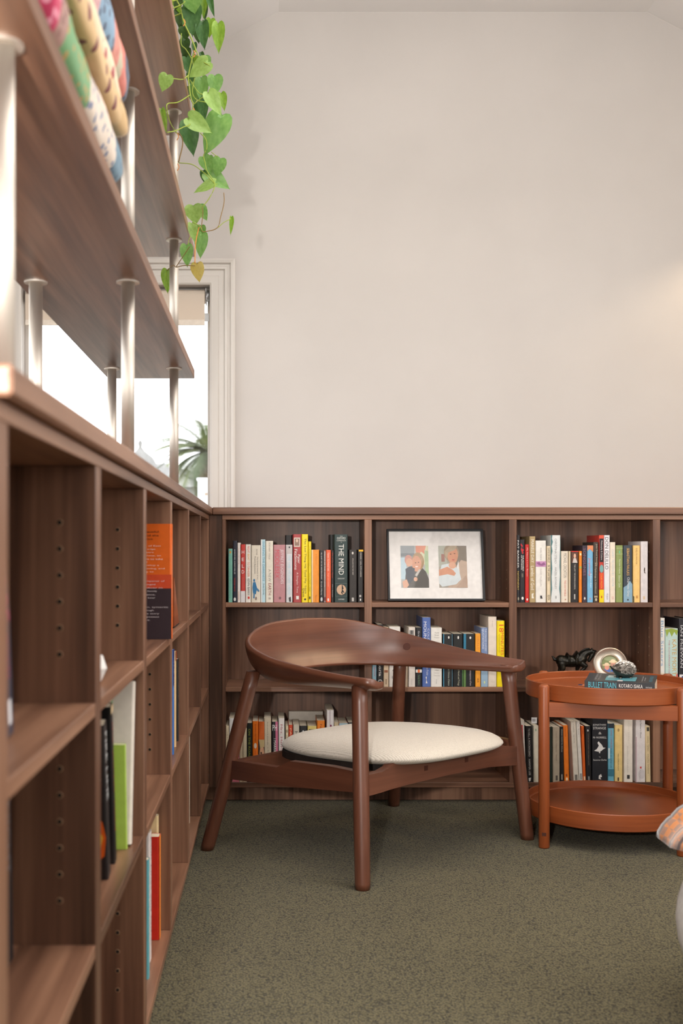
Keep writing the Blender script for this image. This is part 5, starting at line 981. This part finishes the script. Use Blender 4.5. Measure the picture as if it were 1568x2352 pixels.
# ------------------------------------------------------------------ silver hedgehog on the book
def hedgehog():
    def bt(v): return TF+BT+.010*(v/BD)**2
    K = 1.38; c = P(1430, 1546, 3.40); base = bt(.06)+.0008; c.z = base+.0155*K
    r = empty('hedgehog_figurine', (c.x, c.y, base), 'silver hedgehog figurine standing on the charcoal book', 'figurine')
    silver = noise_mat('aged_silver', [(.35, (130, 124, 116)), (.65, (232, 226, 218))], 160, .3); silver.node_tree.nodes['Principled BSDF'].inputs['Metallic'].default_value = .6
    # body: lumpy ellipsoid with a snout drawn out to the left and up
    seg, rings = 28, 18; V = []; Fc = []
    ax = Vector((-1, -.25, 0)).normalized(); sd = Vector((-ax.y, ax.x, 0))
    sx = [(-.0265, .002, .0), (-.025, .008, .0), (-.019, .0145, .0005), (-.010, .0185, .0012), (0, .0195, .0018), (.008, .018, .0018), (.014, .0145, .0020), (.018, .0105, .0028), (.022, .0068, .005), (.026, .0042, .0078), (.029, .0028, .0098), (.0305, .0012, .0108)]
    sx = [(t*K, r_*K, z_*K) for t, r_, z_ in sx]
    for t, rr, dz in sx:
        for k_ in range(seg):
            a = 2*math.pi*k_/seg; zz = math.sin(a)*rr*.95; zz = max(zz, -.0150*K)
            V.append(c+ax*t+sd*(math.cos(a)*rr)+Vector((0, 0, zz+dz-.0004)))
    for i in range(len(sx)-1):
        for k_ in range(seg): Fc.append([i*seg+k_, i*seg+(k_+1) % seg, (i+1)*seg+(k_+1) % seg, (i+1)*seg+k_])
    Fc += [list(range(seg))[::-1], [(len(sx)-1)*seg+k_ for k_ in range(seg)]]
    bm = bmesh.new(); vv = [bm.verts.new(v) for v in V]
    for f in Fc: bm.faces.new([vv[i] for i in f])
    bmobj('body', bm, mat((90, 84, 78), .3, .9), r, True)
    # spines
    rnd = random.Random(5); mb = MB()
    for i in range(900):
        t = rnd.uniform(-.0265, .0135)*K; rr = 0
        for (t0, r0, _), (t1, r1, __) in zip(sx, sx[1:]):
            if t0 <= t <= t1: rr = r0+(r1-r0)*(t-t0)/(t1-t0)
        a = rnd.uniform(-.35, math.pi+.35)
        dr = sd*math.cos(a)+Vector((0, 0, math.sin(a)*.95)); p = c+ax*t+dr*rr+Vector((0, 0, .0012*K))
        d = (dr*1.0-ax*.75+Vector((rnd.uniform(-.2, .2), rnd.uniform(-.2, .2), rnd.uniform(-.1, .2)))).normalized(); q = p+d*.0062; u = d.cross(Vector((.3, .8, .5))).normalized()*.0008; v = d.cross(u).normalized()*.0008
        if q.z < base+.0008: continue
        mb.add([p+u, p-u*.5+v*.87, p-u*.5-v*.87, q], [[0, 1, 3], [1, 2, 3], [2, 0, 3]])
    tag(mb.build('spines', silver, r), kind='stuff')
    for s_ in (-1, 1):
        e = c+ax*.0195*K+sd*(s_*.0076*K)+Vector((0, 0, .0092*K)); V, Fc = lathe([(0, -.0012), (.0011, -.0005), (.0011, .0005), (0, .0012)], e, 10); mesh('eye', V, Fc, mat((16, 14, 14), .2), r, True)
        e = c+ax*.0145*K+sd*(s_*.0125*K)+Vector((0, 0, .0085*K)); V, Fc = lathe([(0, 0), (.003, .0008), (.0034, .003), (.002, .0046), (0, .005)], e, 10); mesh('ear', V, Fc, mat((120, 114, 106), .3, .9), r, True)
        for t in (-.012, .012):
            e = c+ax*t*K+sd*(s_*.010*K); V, Fc = lathe([(0, 0), (.0045, .0), (.0058, .002), (.004, .004), (0, .0045)], (e.x, e.y, base), 10); mesh('foot', V, Fc, mat((110, 104, 96), .3, .9), r, True)
    nz = c+ax*.0308*K+Vector((0, 0, .0108*K)); V, Fc = lathe([(0, -.0014), (.0013, -.0006), (.0013, .0006), (0, .0014)], nz, 10); mesh('nose', V, Fc, mat((40, 36, 34), .3, .6), r, True)
hedgehog()
# ------------------------------------------------------------------ bronze horse on the bookcase shelf
def horse():
    Yh = YB+.095; sc_ = .1403*Yh/F; cx = XX(1255+430*.1403, Yh); zf = Z2t+.0004; zy0 = (VY+(H-zf)*F/Yh-1470)/.1403
    def q(zx, zy, y=0): return Vector((cx+(zx-430)*sc_, Yh+y, zf+(zy0-zy)*sc_))
    r = empty('horse_figurine', (cx, Yh, zf), 'dark bronze horse figurine with saddle on the bookcase behind the side table', 'figurine')
    bronze = noise_mat('dark_bronze', [(.3, (20, 19, 16)), (.6, (44, 40, 32)), (.8, (84, 70, 46))], 70, .32, .35, .002); bronze.node_tree.nodes['Principled BSDF'].inputs['Metallic'].default_value = .55
    parts = MB()
    def ball(c, rr):
        V, Fc = lathe([(rr*math.sin(math.pi*i/8)+(1e-6 if i in (0, 8) else 0), -rr*math.cos(math.pi*i/8)) for i in range(9)], c, 14); parts.add(V, Fc)
    def chain(nodes):
        pts = [q(*n_[:2], n_[3] if len(n_) > 3 else 0) for n_ in nodes]; rr = [n_[2]*sc_ for n_ in nodes]
        for i in range(len(pts)-1):
            st_ = max(2, int((pts[i+1]-pts[i]).length/(.4*min(rr[i], rr[i+1])))+1)
            for j in range(st_): ball(pts[i].lerp(pts[i+1], j/st_), rr[i]+(rr[i+1]-rr[i])*j/st_)
        ball(pts[-1], rr[-1])
    chain([(236, 335, 92), (320, 350, 92), (420, 352, 94), (520, 338, 98), (575, 305, 88)])
    chain([(560, 290, 80), (600, 240, 72), (650, 205, 58), (715, 188, 46), (760, 196, 40), (742, 250, 40), (712, 300, 33), (692, 336, 27)])
    chain([(770, 185, 18), (800, 176, 12), (815, 185, 8)])
    chain([(165, 318, 26), (128, 322, 26), (112, 290, 18), (92, 268, 12)])
    for s_ in (-1, 1):
        y = s_*.0125
        chain([(236, 385, 62, y*.7), (250, 455, 46, y), (222, 520, 30, y), (206, 575, 22, y), (218, 640, 17, y), (226, 690, 17, y), (236, zy0-24, 23, y)])
    chain([(560, 380, 56, -.008), (622, 418, 36, -.012), (600, 462, 28, -.012), (556, 490, 22, -.012), (560, 580, 18, -.012), (562, 680, 17, -.012), (574, zy0-24, 23, -.012)])
    chain([(535, 400, 50, .009), (515, 470, 32, .012), (512, 560, 21, .012), (512, 640, 17, .012), (512, 690, 17, .012), (522, zy0-24, 23, .012)])
    for s_ in (-1, 1): chain([(735, 160, 12, s_*.006), (742, 140, 9, s_*.007), (748, 132, 5, s_*.008)])
    o = parts.build('body', bronze, r, True)
    m = o.modifiers.new('union', 'REMESH'); m.mode = 'VOXEL'; m.voxel_size = .0012; m.use_smooth_shade = True
    m = o.modifiers.new('soft', 'SMOOTH'); m.factor = .5; m.iterations = 3
    # saddle and saddle cloth wrap the back
    def strap(x0, x1, k0, rad, name, z0=345):
        V = []; Fc = []; n = 15
        for zx in (x0, (x0+x1)/2, x1):
            bump = k0[0] if zx == x0 else (k0[1] if zx == (x0+x1)/2 else k0[2])
            for i in range(n):
                a = math.radians(-35+250*i/(n-1)); rr = rad+(bump if abs(i-n//2) < 4 else bump*.2); c = q(zx, z0)
                V.append(c+Vector((0, math.cos(a)*rr*sc_*.98, math.sin(a)*rr*sc_)))
        for j in range(2):
            for i in range(n-1): Fc.append([j*n+i, j*n+i+1, (j+1)*n+i+1, (j+1)*n+i])
        ob = mesh(name, V, Fc, bronze, r, True); sd = ob.modifiers.new('thick', 'SOLIDIFY'); sd.thickness = .0016
    strap(340, 500, (4, -4, 2), 98, 'saddle_cloth'); strap(335, 360, (44, 30, 6), 100, 'cantle'); strap(430, 490, (6, 44, 78), 94, 'pommel')
    strap(288, 298, (0, 0, 0), 92, 'strap')
    mane = [q(700, 140), q(640, 148), q(580, 178), q(530, 212), q(500, 238)]
    V, Fc = ring_tube(spline(mane, 4), [.003]*17, 8); mesh('mane', V, Fc, bronze, r, True)
horse()
# ------------------------------------------------------------------ folded quilts on the lowest rack shelf
def quilt_mat(name, stops, accents, scale, thr):
    m, nt, b = new_mat(name); N = nt.nodes; Lk = nt.links.new
    tc = N.new('ShaderNodeTexCoord'); sep = N.new('ShaderNodeSeparateXYZ'); Lk(tc.outputs['Generated'], sep.inputs[0])
    n = N.new('ShaderNodeTexNoise'); n.inputs['Scale'].default_value = 14; Lk(tc.outputs['Object'], n.inputs['Vector'])
    ad = N.new('ShaderNodeMath'); ad.operation = 'MULTIPLY_ADD'; ad.inputs[1].default_value = .05; Lk(n.outputs['Fac'], ad.inputs[0]); Lk(sep.outputs['Y'], ad.inputs[2])
    r = ramp(nt, stops, 'CONSTANT'); Lk(ad.outputs[0], r.inputs['Fac']); r2 = ramp(nt, accents, 'CONSTANT'); Lk(ad.outputs[0], r2.inputs['Fac'])
    v = N.new('ShaderNodeTexVoronoi'); v.inputs['Scale'].default_value = scale; Lk(tc.outputs['Object'], v.inputs['Vector'])
    lt = N.new('ShaderNodeMath'); lt.operation = 'LESS_THAN'; lt.inputs[1].default_value = thr; Lk(v.outputs['Distance'], lt.inputs[0])
    mx = N.new('ShaderNodeMix'); mx.data_type = 'RGBA'; Lk(lt.outputs[0], mx.inputs[0]); Lk(r.outputs['Color'], mx.inputs[6]); Lk(r2.outputs['Color'], mx.inputs[7]); Lk(mx.outputs[2], b.inputs['Base Color'])
    bp = N.new('ShaderNodeBump'); bp.inputs['Strength'].default_value = .4; bp.inputs['Distance'].default_value = .004; Lk(n.outputs['Fac'], bp.inputs['Height']); Lk(bp.outputs[0], b.inputs['Normal'])
    b.inputs['Roughness'].default_value = .95; b.inputs['Sheen Weight'].default_value = .2
    return m
def quilt(label, y0, y1, z0, z1, xf, mats, folds=2, seed=1):
    r = empty('folded_quilt', (-.33, (y0+y1)/2, z0), label, 'quilt', 'folded quilts on the rack')
    rnd = random.Random(seed); hf = (z1-z0)/folds
    for f in range(folds):
        za, zb = z0+hf*f, z0+hf*(f+1); xo = xf-.006*((f+seed) % 2); ns, ny = 12, 26; V = []; Fc = []
        prof = [(-.44, za), (-.30, za)]+[(xo-hf*.42+hf*.42*abs(math.cos(t))**.55, (za+zb)/2+hf*.49*math.copysign(abs(math.sin(t))**.75, math.sin(t))) for t in [(-90+180*i/ns)*math.pi/180 for i in range(ns+1)]]+[(-.30, zb), (-.44, zb)]
        n = len(prof)
        for j in range(ny+1):
            t = j/ny; y = y0+(y1-y0)*t; e = min(1, (1-t)*ny/2.5, t*ny/2.5+.05); e = math.sqrt(max(0, 1-(1-e)**2))*.35+.65 if e < 1 else 1
            for x, z in prof:
                w_ = .0016*math.sin(y*17+seed*2+z*60)+.0010*math.sin(y*43+seed*3+z*90)
                zm = (za+zb)/2; zz = zm+(z-zm)*e; zz = max(zz, z0+.0004)
                V.append((x+(w_ if x > -.3 else 0)-(.006*(1-e) if x > -.3 else 0), y, zz))
        for j in range(ny):
            for i in range(n): Fc.append([j*n+i, j*n+(i+1) % n, (j+1)*n+(i+1) % n, (j+1)*n+i])
        Fc += [list(range(n))[::-1], [ny*n+i for i in range(n)]]
        bm = bmesh.new(); vv = [bm.verts.new(v) for v in V]
        for q in Fc: bm.faces.new([vv[i] for i in q])
        bmobj('fold', bm, mats[f % len(mats)], r, True)
green = [(0, (196, 60, 96)), (.08, (168, 128, 116)), (.15, (106, 158, 104)), (.46, (222, 206, 190)), (.86, (96, 130, 150))]
gacc = [(0, (230, 150, 170)), (.08, (140, 96, 90)), (.15, (182, 150, 84)), (.46, (90, 110, 150)), (.86, (70, 100, 124))]
quilt('green, pink and blue patchwork quilt at the bottom of the stack', 1.116, 1.635, SZ[0][1]+.0004, 1.468, -.205, [quilt_mat('patchwork_green', green, gacc, 70, .33)], 1, 1)
crm = [(0, (226, 206, 172)), (.5, (230, 212, 180)), (.9, (222, 200, 160))]; cac = [(0, (190, 86, 92)), (.45, (226, 206, 172)), (.62, (178, 80, 84)), (.86, (226, 204, 170))]
quilt('cream quilt with red blossoms in the middle of the stack', 1.116, 1.625, 1.468, 1.545, -.203, [quilt_mat('cream_blossom_shaded', [(0, (212, 176, 124)), (.9, (206, 168, 112))], [(0, (120, 50, 44)), (.45, (210, 172, 120)), (.6, (120, 48, 44)), (.86, (206, 170, 116))], 34, .36), quilt_mat('cream_blossom', crm, cac, 34, .34)], 2, 2)  # lower fold repeats the cream cloth in darker colours, painting its shade in
blu = [(0, (52, 52, 84)), (.2, (120, 140, 176)), (.34, (150, 84, 136)), (.46, (206, 160, 160)), (.55, (122, 156, 184)), (.72, (206, 128, 112)), (.80, (186, 178, 152)), (.86, (204, 108, 92)), (.95, (60, 72, 96))]
bac = [(0, (90, 100, 150)), (.2, (96, 130, 170)), (.34, (196, 140, 170)), (.46, (190, 130, 140)), (.55, (70, 86, 110)), (.72, (190, 104, 88)), (.80, (200, 150, 130)), (.86, (190, 96, 80)), (.95, (50, 60, 84))]
quilt('blue, purple and coral patchwork quilt on top of the stack', 1.116, 1.725, 1.545, 1.64, -.205, [quilt_mat('patchwork_blue', blu, bac, 60, .34)], 1, 3)
# ------------------------------------------------------------------ trailing plant on the top rack shelf
def leaf_mat(name, a, b_, c):
    m, nt, b = new_mat(name); N = nt.nodes; Lk = nt.links.new
    tc = N.new('ShaderNodeTexCoord'); n = N.new('ShaderNodeTexNoise'); n.inputs['Scale'].default_value = 5; Lk(tc.outputs['Object'], n.inputs['Vector'])
    r = ramp(nt, [(.3, a), (.55, b_), (.75, c)]); Lk(n.outputs['Fac'], r.inputs['Fac']); Lk(r.outputs['Color'], b.inputs['Base Color'])
    b.inputs['Roughness'].default_value = .38; b.inputs['Subsurface Weight'].default_value = .0
    tr = N.new('ShaderNodeBsdfTranslucent'); Lk(r.outputs['Color'], tr.inputs[0]); mx = N.new('ShaderNodeMixShader'); mx.inputs[0].default_value = .3
    Lk(b.outputs[0], mx.inputs[1]); Lk(tr.outputs[0], mx.inputs[2]); Lk(mx.outputs[0], N['Material Output'].inputs['Surface'])
    return m
LM = {'l': leaf_mat('leaf_light', (140, 178, 84), (160, 196, 104), (172, 204, 118)), 'm': leaf_mat('leaf_mid', (104, 152, 70), (122, 168, 84), (138, 178, 96)),
      'd': leaf_mat('leaf_dark', (58, 100, 48), (76, 120, 62), (96, 138, 78)), 'k': leaf_mat('leaf_deep', (40, 66, 24), (58, 88, 32), (80, 112, 44)), 'b': leaf_mat('leaf_bright', (112, 150, 36), (132, 170, 50), (150, 184, 70)), 'y': leaf_mat('leaf_yellowing', (176, 156, 74), (188, 166, 84), (172, 168, 84))}
def leaf_mesh(mk, fold, droop):
    out = [(.0, .02), (.10, -.07), (.24, -.10), (.38, -.04), (.47, .10), (.49, .26), (.44, .44), (.35, .60), (.23, .76), (.11, .89), (.03, .97), (0, 1.04)]
    V = []; Fc = []; n = len(out)
    def zz(x, y): return fold*abs(x)-droop*max(0, y)**2+.03*math.sin(y*9)*abs(x)*2
    for s_ in (1, -1):
        o = len(V)
        for i, (x, y) in enumerate(out):
            ym = max(0, min(1.04, y if i else .02))
            for f in (0, .35, .7, 1): V.append((s_*x*f, ym+(y-ym)*f, zz(x*f, ym+(y-ym)*f)))
        for i in range(n-1):
            for j in range(3):
                f = [o+4*i+j, o+4*i+j+1, o+4*i+5+j, o+4*i+4+j]; Fc.append(f if s_ > 0 else f[::-1])
    me = bpy.data.meshes.new('leaf'); me.from_pydata(V, [], Fc); me.materials.append(LM[mk])
    bm = bmesh.new(); bm.from_mesh(me); bmesh.ops.remove_doubles(bm, verts=bm.verts, dist=1e-4); bm.to_mesh(me); bm.free()
    for p in me.polygons: p.use_smooth = True
    return me
LMESH = {(k_, v): leaf_mesh(k_, f, d) for k_ in LM for v, (f, d) in enumerate(((.22, .10), (.10, .22), (.38, .16)))}
def plant():
    r = empty('trailing_plant', (-.34, 2.95, SZ[2][1]), 'trailing heart-leaf plant hanging from the top rack shelf', 'plant')
    V, Fc = lathe([(0, 0), (.055, 0), (.072, .11), (.076, .115), (.076, .13), (.068, .13), (.066, .11), (0, .105)], (-.34, 2.95, SZ[2][1]+.0004), 28); o = mesh('pot', V, Fc, mat((190, 180, 168), .6), r); smooth_angle(o, 40)
    def lf(x0, y0, x1, y1, wd, mk, Y=3.02, var=0, tx=0, ty=0):
        a = P(x0, y0, Y); b = P(x1, y1, Y+.01); d = b-a; L = d.length; d.normalize()
        nrm = (Vector((tx, -1, ty))); nrm = (nrm-d*nrm.dot(d)).normalized(); sd = d.cross(nrm).normalized(); W = wd*Y/F
        o = bpy.data.objects.new('leaf', LMESH[mk, var]); COL.objects.link(o); o.parent = r
        M = Matrix(((sd.x*W, d.x*L, nrm.x*L*.8, 0), (sd.y*W, d.y*L, nrm.y*L*.8, 0), (sd.z*W, d.z*L, nrm.z*L*.8, 0), (0, 0, 0, 1)))
        M.translation = a-WLOC[r.name]; o.matrix_local = M
    # x0,y0 stalk joint -> x1,y1 tip, width, tone
    for L in [(442, 10, 441, 82, 48, 'd', 2.95, 0), (436, -8, 448, 30, 40, 'm', 2.93, 1), (414, -14, 402, 22, 30, 'k', 3.02, 0), (400, -20, 412, 30, 30, 'b', 3.06, 1), (424, -30, 430, 25, 34, 'd', 3.08, 1), (455, -20, 448, 25, 30, 'm', 2.9, 1), (470, -12, 466, 42, 20, 'b', 3.0, 2), (478, -20, 491, 38, 18, 'd', 2.98, 2),
              (484, 44, 480, 86, 26, 'b', 3.03, 1), (412, 20, 410, 62, 26, 'k', 3.08, 0), (418, 44, 424, 80, 26, 'k', 3.12, 1), (430, 34, 424, 70, 24, 'd', 3.1, 0), (452, 60, 456, 100, 24, 'k', 3.1, 0), (440, 130, 452, 165, 26, 'k', 3.12, 0), (440, 165, 446, 205, 28, 'd', 3.12, 0), (436, 200, 448, 240, 24, 'k', 3.14, 0), (501, 54, 502, 121, 32, 'b', 2.98, 0), (466, 52, 468, 112, 34, 'd', 2.96, 2), (470, 48, 476, 84, 16, 'k', 3.04, 0), (472, 12, 470, 48, 14, 'k', 3.05, 0),
              (422, 62, 428, 92, 30, 'k', 3.06, 0), (425, 90, 420, 130, 26, 'k', 3.10, 0), (430, 112, 424, 150, 24, 'k', 3.11, 1), (428, 132, 436, 172, 30, 'd', 3.10, 0), (446, 98, 446, 122, 14, 'd', 3.07, 2),
              (478, 142, 434, 177, 42, 'l', 2.94, 0), (468, 132, 480, 158, 30, 'm', 3.0, 1), (462, 120, 468, 140, 12, 'd', 3.03, 2), (455, 130, 448, 158, 20, 'b', 3.06, 1),
              (493, 174, 496, 218, 38, 'm', 3.0, 0), (384, 172, 372, 210, 36, 'l', 2.66, 1), (508, 214, 516, 254, 22, 'b', 3.0, 2), (478, 212, 508, 264, 38, 'l', 2.92, 0), (462, 178, 464, 238, 34, 'm', 3.05, 0), (450, 192, 446, 236, 28, 'm', 3.08, 1),
              (468, 222, 466, 286, 28, 'd', 3.06, 0), (456, 238, 452, 272, 22, 'd', 3.08, 1), (510, 264, 470, 354, 62, 'm', 2.97, 1), (432, 280, 444, 357, 46, 'd', 3.0, 0), (432, 270, 486, 304, 44, 'l', 2.9, 0), (371, 252, 381, 304, 22, 'b', 2.62, 2),
              (467, 360, 484, 398, 32, 'm', 3.0, 0), (480, 360, 488, 398, 22, 'm', 3.03, 1), (506, 364, 494, 405, 38, 'm', 3.0, 1), (474, 396, 527, 433, 42, 'm', 3.02, 0), (494, 420, 444, 441, 28, 'l', 2.97, 0), (466, 392, 470, 420, 18, 'd', 3.03, 1),
              (444, 472, 450, 515, 46, 'l', 3.02, 0), (458, 474, 476, 506, 28, 'm', 3.04, 1), (440, 513, 449, 557, 24, 'l', 3.0, 1), (462, 518, 462, 545, 24, 'm', 3.04, 1), (464, 537, 459, 593, 34, 'm', 3.02, 0), (428, 563, 430, 613, 32, 'm', 3.0, 0), (453, 605, 457, 648, 34, 'y', 3.0, 0), (384, 620, 384, 673, 28, 'b', 3.12, 2), (531, 499, 530, 540, 11, 'b', 3.0, 2)]:
        lf(*L, tx=random.uniform(-.25, .25), ty=random.uniform(-.1, .35))
    green = mat((150, 168, 64), .5); brown = mat((132, 104, 56), .6); orange = mat((214, 140, 70), .6)
    def vine(pts, Y, rr, m, nm='vine'):
        q = spline([P(x, y, Y if not isinstance(Y, (list, tuple)) else Y[i]) for i, (x, y) in enumerate(pts)], 5)
        V, Fc = ring_tube(q, [rr]*len(q), 6); mesh(nm, V, Fc, m, r, True)
    A = lambda l, y0: [(360+x*.1276, y0+y*.1276) for x, y in l]
    # from the pot over the shelf edge
    for yy, px in ((2.93, 405), (2.97, 430), (2.9, 455)):
        e = P(px, -10, 2.96); q = spline([(-.34, 2.95, SZ[2][1]+.12), (-.29, yy, SZ[2][1]+.17), (-.22, yy, SZ[2][1]+.20), (e.x+.004, 2.96, e.z+.06), e], 5); V, Fc = ring_tube(q, [.0018]*len(q), 6); mesh('vine', V, Fc, green, r, True)
    vine(A([(350, -10), (430, 150), (480, 380), (590, 620), (700, 900), (660, 960), (570, 1350), (570, 1450), (610, 1750), (660, 1880)], 0), 2.95, .0019, green)
    vine(A([(650, 70), (640, 200), (600, 430), (490, 480), (340, 550), (190, 580)], 230), [2.95, 2.94, 2.9, 2.86, 2.78, 2.68], .0014, green)
    vine(A([(440, 600), (440, 800), (530, 900), (640, 1100), (655, 1280)], 0), 3.05, .0015, green)
    vine(A([(560, 1360), (460, 1430), (250, 1405), (200, 1400)], 0), [2.92, 2.86, 2.7, 2.67], .0014, green, 'stalk')
    vine(A([(700, 900), (800, 1080), (960, 1190)], 0), 2.94, .0013, green, 'stalk')
    vine(A([(660, 1880), (760, 1800), (870, 1720)], 0), 2.93, .0013, green, 'stalk')
    vine(A([(590, 1430), (700, 1600), (770, 1680), (870, 1710)], 0), 2.96, .0012, green, 'stalk')
    vine(A([(680, 1400), (640, 1660), (720, 1800), (880, 1840)], 0), 2.96, .0012, green, 'stalk')
    vine(A([(600, 1710), (380, 1840), (200, 1865), (180, 1960), (230, 2180), (330, 2360), (360, 2390)], 0), [2.95, 2.86, 2.75, 2.72, 2.76, 2.86, 2.9], .0014, green)
    vine(A([(370, 590), (440, 650), (465, 800), (390, 1120)], 230), 2.93, .0016, brown)
    vine(A([(390, 1130), (640, 1160), (850, 1310), (960, 1420), (1040, 1500)], 230), 2.97, .0012, green)
    vine(A([(780, 590), (880, 700), (900, 860), (840, 1000), (870, 1130), (900, 1270), (1030, 1470), (1030, 1590), (940, 1770), (820, 1925)], 230), 2.96, .0013, green)
    vine(A([(980, 935), (1090, 1020)], 230), 3.0, .001, green, 'stalk')
    vine(A([(820, 285), (830, 400), (805, 690), (900, 715), (1090, 650), (1150, 450), (1210, 200), (1205, 20)], 440), 2.99, .0012, brown)
    vine(A([(1100, 650), (1200, 560), (1330, 490)], 440), 2.99, .001, green, 'stalk')
    vine(A([(640, 555), (760, 610), (820, 700)], 440), 2.98, .001, green, 'stalk')
    vine(A([(760, 640), (710, 850), (690, 1050), (685, 1290)], 440), 2.985, .0015, orange)
    vine(A([(690, 1335), (500, 1330), (350, 1360), (290, 1325), (190, 1415)], 440), [2.985, 2.99, 3.02, 3.05, 3.1], .0012, brown)
    vine(A([(350, 1350), (450, 1200), (550, 1050), (590, 990)], 440), [3.02, 3.0, 2.99, 2.985], .0011, brown, 'stalk')
    vine(A([(560, 960), (575, 880), (605, 800)], 440), 2.985, .001, green, 'stalk')
    for x, y in ((422, 44), (444, 248), (407, 306), (408, 376), (445, 116)):
        vine([(x, y), (x+3, y+8), (x-1, y+16)], 2.925, .0013, orange, 'aerial_root')
plant()
# ------------------------------------------------------------------ white seat and plaid throw at the right edge
def right_seat():
    x0, y0 = .722, 1.66; r = empty('white_lounge_seat', (1.02, 1.98, 0), 'white upholstered seat mostly cut off by the right edge of the photo', 'seat')
    bm = bmesh.new(); bmesh.ops.create_cube(bm, size=1)
    for v in bm.verts: v.co = Vector((1.089+v.co.x*.64, 1.99+v.co.y*.56, .180+v.co.z*.31))
    bmesh.ops.bevel(bm, geom=bm.edges[:], offset=.15, segments=8, profile=.5, affect='EDGES')
    bmobj('cushion', bm, noise_mat('white_boucle', [(.3, (214, 210, 206)), (.7, (232, 229, 226))], 90, .95, .3, .003), r, True)
    for x in (.96, 1.24):
        for y in (1.82, 2.12): tube('leg', [(x, y, .0005), (x, y, .08)], [.016, .02], CZ, r, 16, True)
    m, nt, b = new_mat('orange_plaid_wool'); N = nt.nodes; Lk = nt.links.new
    tc = N.new('ShaderNodeTexCoord'); mp = N.new('ShaderNodeMapping'); mp.inputs['Scale'].default_value = (30, 30, 30); Lk(tc.outputs['Object'], mp.inputs['Vector'])
    ck = N.new('ShaderNodeTexChecker'); ck.inputs['Scale'].default_value = 2.2; ck.inputs[1].default_value = lin((204, 126, 62)); ck.inputs[2].default_value = lin((156, 114, 92)); Lk(mp.outputs[0], ck.inputs[0])
    wv = N.new('ShaderNodeTexWave'); wv.bands_direction = 'Y'; wv.inputs['Scale'].default_value = 5; Lk(tc.outputs['Object'], wv.inputs['Vector'])
    rp = ramp(nt, [(.9, (255, 255, 255)), (.96, (90, 60, 52))]); Lk(wv.outputs['Fac'], rp.inputs['Fac'])
    mx = N.new('ShaderNodeMix'); mx.data_type = 'RGBA'; mx.blend_type = 'MULTIPLY'; mx.inputs[0].default_value = 1; Lk(ck.outputs[0], mx.inputs[6]); Lk(rp.outputs['Color'], mx.inputs[7]); Lk(mx.outputs[2], b.inputs['Base Color']); b.inputs['Roughness'].default_value = 1; b.inputs['Sheen Weight'].default_value = .5
    t = empty('plaid_throw', (1.0, 2.12, .325), 'orange and grey plaid wool throw hanging over the white seat', 'throw')
    # two folded layers draped across the seat, hanging over its far-left corner
    for k_, (off, x_in) in enumerate(((0, 0), (.012, .02))):
        V = []; Fc = []; nx, ny = 26, 14
        for j in range(ny+1):
            y = 2.02+.20*j/ny
            for i in range(nx+1):
                s_ = i/nx; arc = s_*.52
                if arc < .075: x = .766+x_in+.03*(1-math.cos(arc/.075*math.pi/2))*.9; z = .322+arc*.5
                else: x = .793+x_in+(arc-.075); z = .3595+.010*math.sin((arc-.075)*5)
                z += .006*math.sin(y*31+k_)+.003*math.sin(x*40+y*20)
                V.append((x+.006*math.sin(y*44), y, z+off))
        w_ = nx+1
        for j in range(ny):
            for i in range(nx): Fc.append([j*w_+i, j*w_+i+1, (j+1)*w_+i+1, (j+1)*w_+i])
        o = mesh('fold', V, Fc, m, t, True); sd = o.modifiers.new('thick', 'SOLIDIFY'); sd.thickness = .009; sd.offset = 1
right_seat()
# ------------------------------------------------------------------ assumed wall lamp, itself unseen, whose glow reaches the right edge of the photo
def assumed_wall_lamp():
    c = Vector((1.98, YW-.13, 2.12)); r = empty('assumed_wall_lamp', (c.x, YW, c.z), 'assumed brass wall lamp with warm bulb right of the picture edge', 'lamp')
    tube('arm', [(c.x, YW-.002, c.z+.1), (c.x, YW-.06, c.z+.12), (c.x, c.y, c.z+.088)], [.008, .008, .008], mat((150, 120, 80), .3, .9), r, 12)
    V, Fc = ring_tube([(c.x, YW-.001, c.z+.1), (c.x, YW-.012, c.z+.1)], [.05, .05], 24); mesh('wall_plate', V, Fc, mat((150, 120, 80), .3, .9), r)
    V, Fc = lathe([(.02, .09), (.115, -.03), (.113, -.031), (.018, .088)], c, 28); mesh('shade', V, Fc, mat((230, 216, 190), .8), r, True)
    d = bpy.data.lights.new('assumed_wall_lamp_bulb', 'POINT'); d.energy = 22; d.color = (1, .78, .52); d.shadow_soft_size = .02
    o = bpy.data.objects.new('assumed_wall_lamp_bulb', d); COL.objects.link(o); o.parent = r; o.location = Vector((c.x, c.y, c.z+.025))-WLOC[r.name]
assumed_wall_lamp()
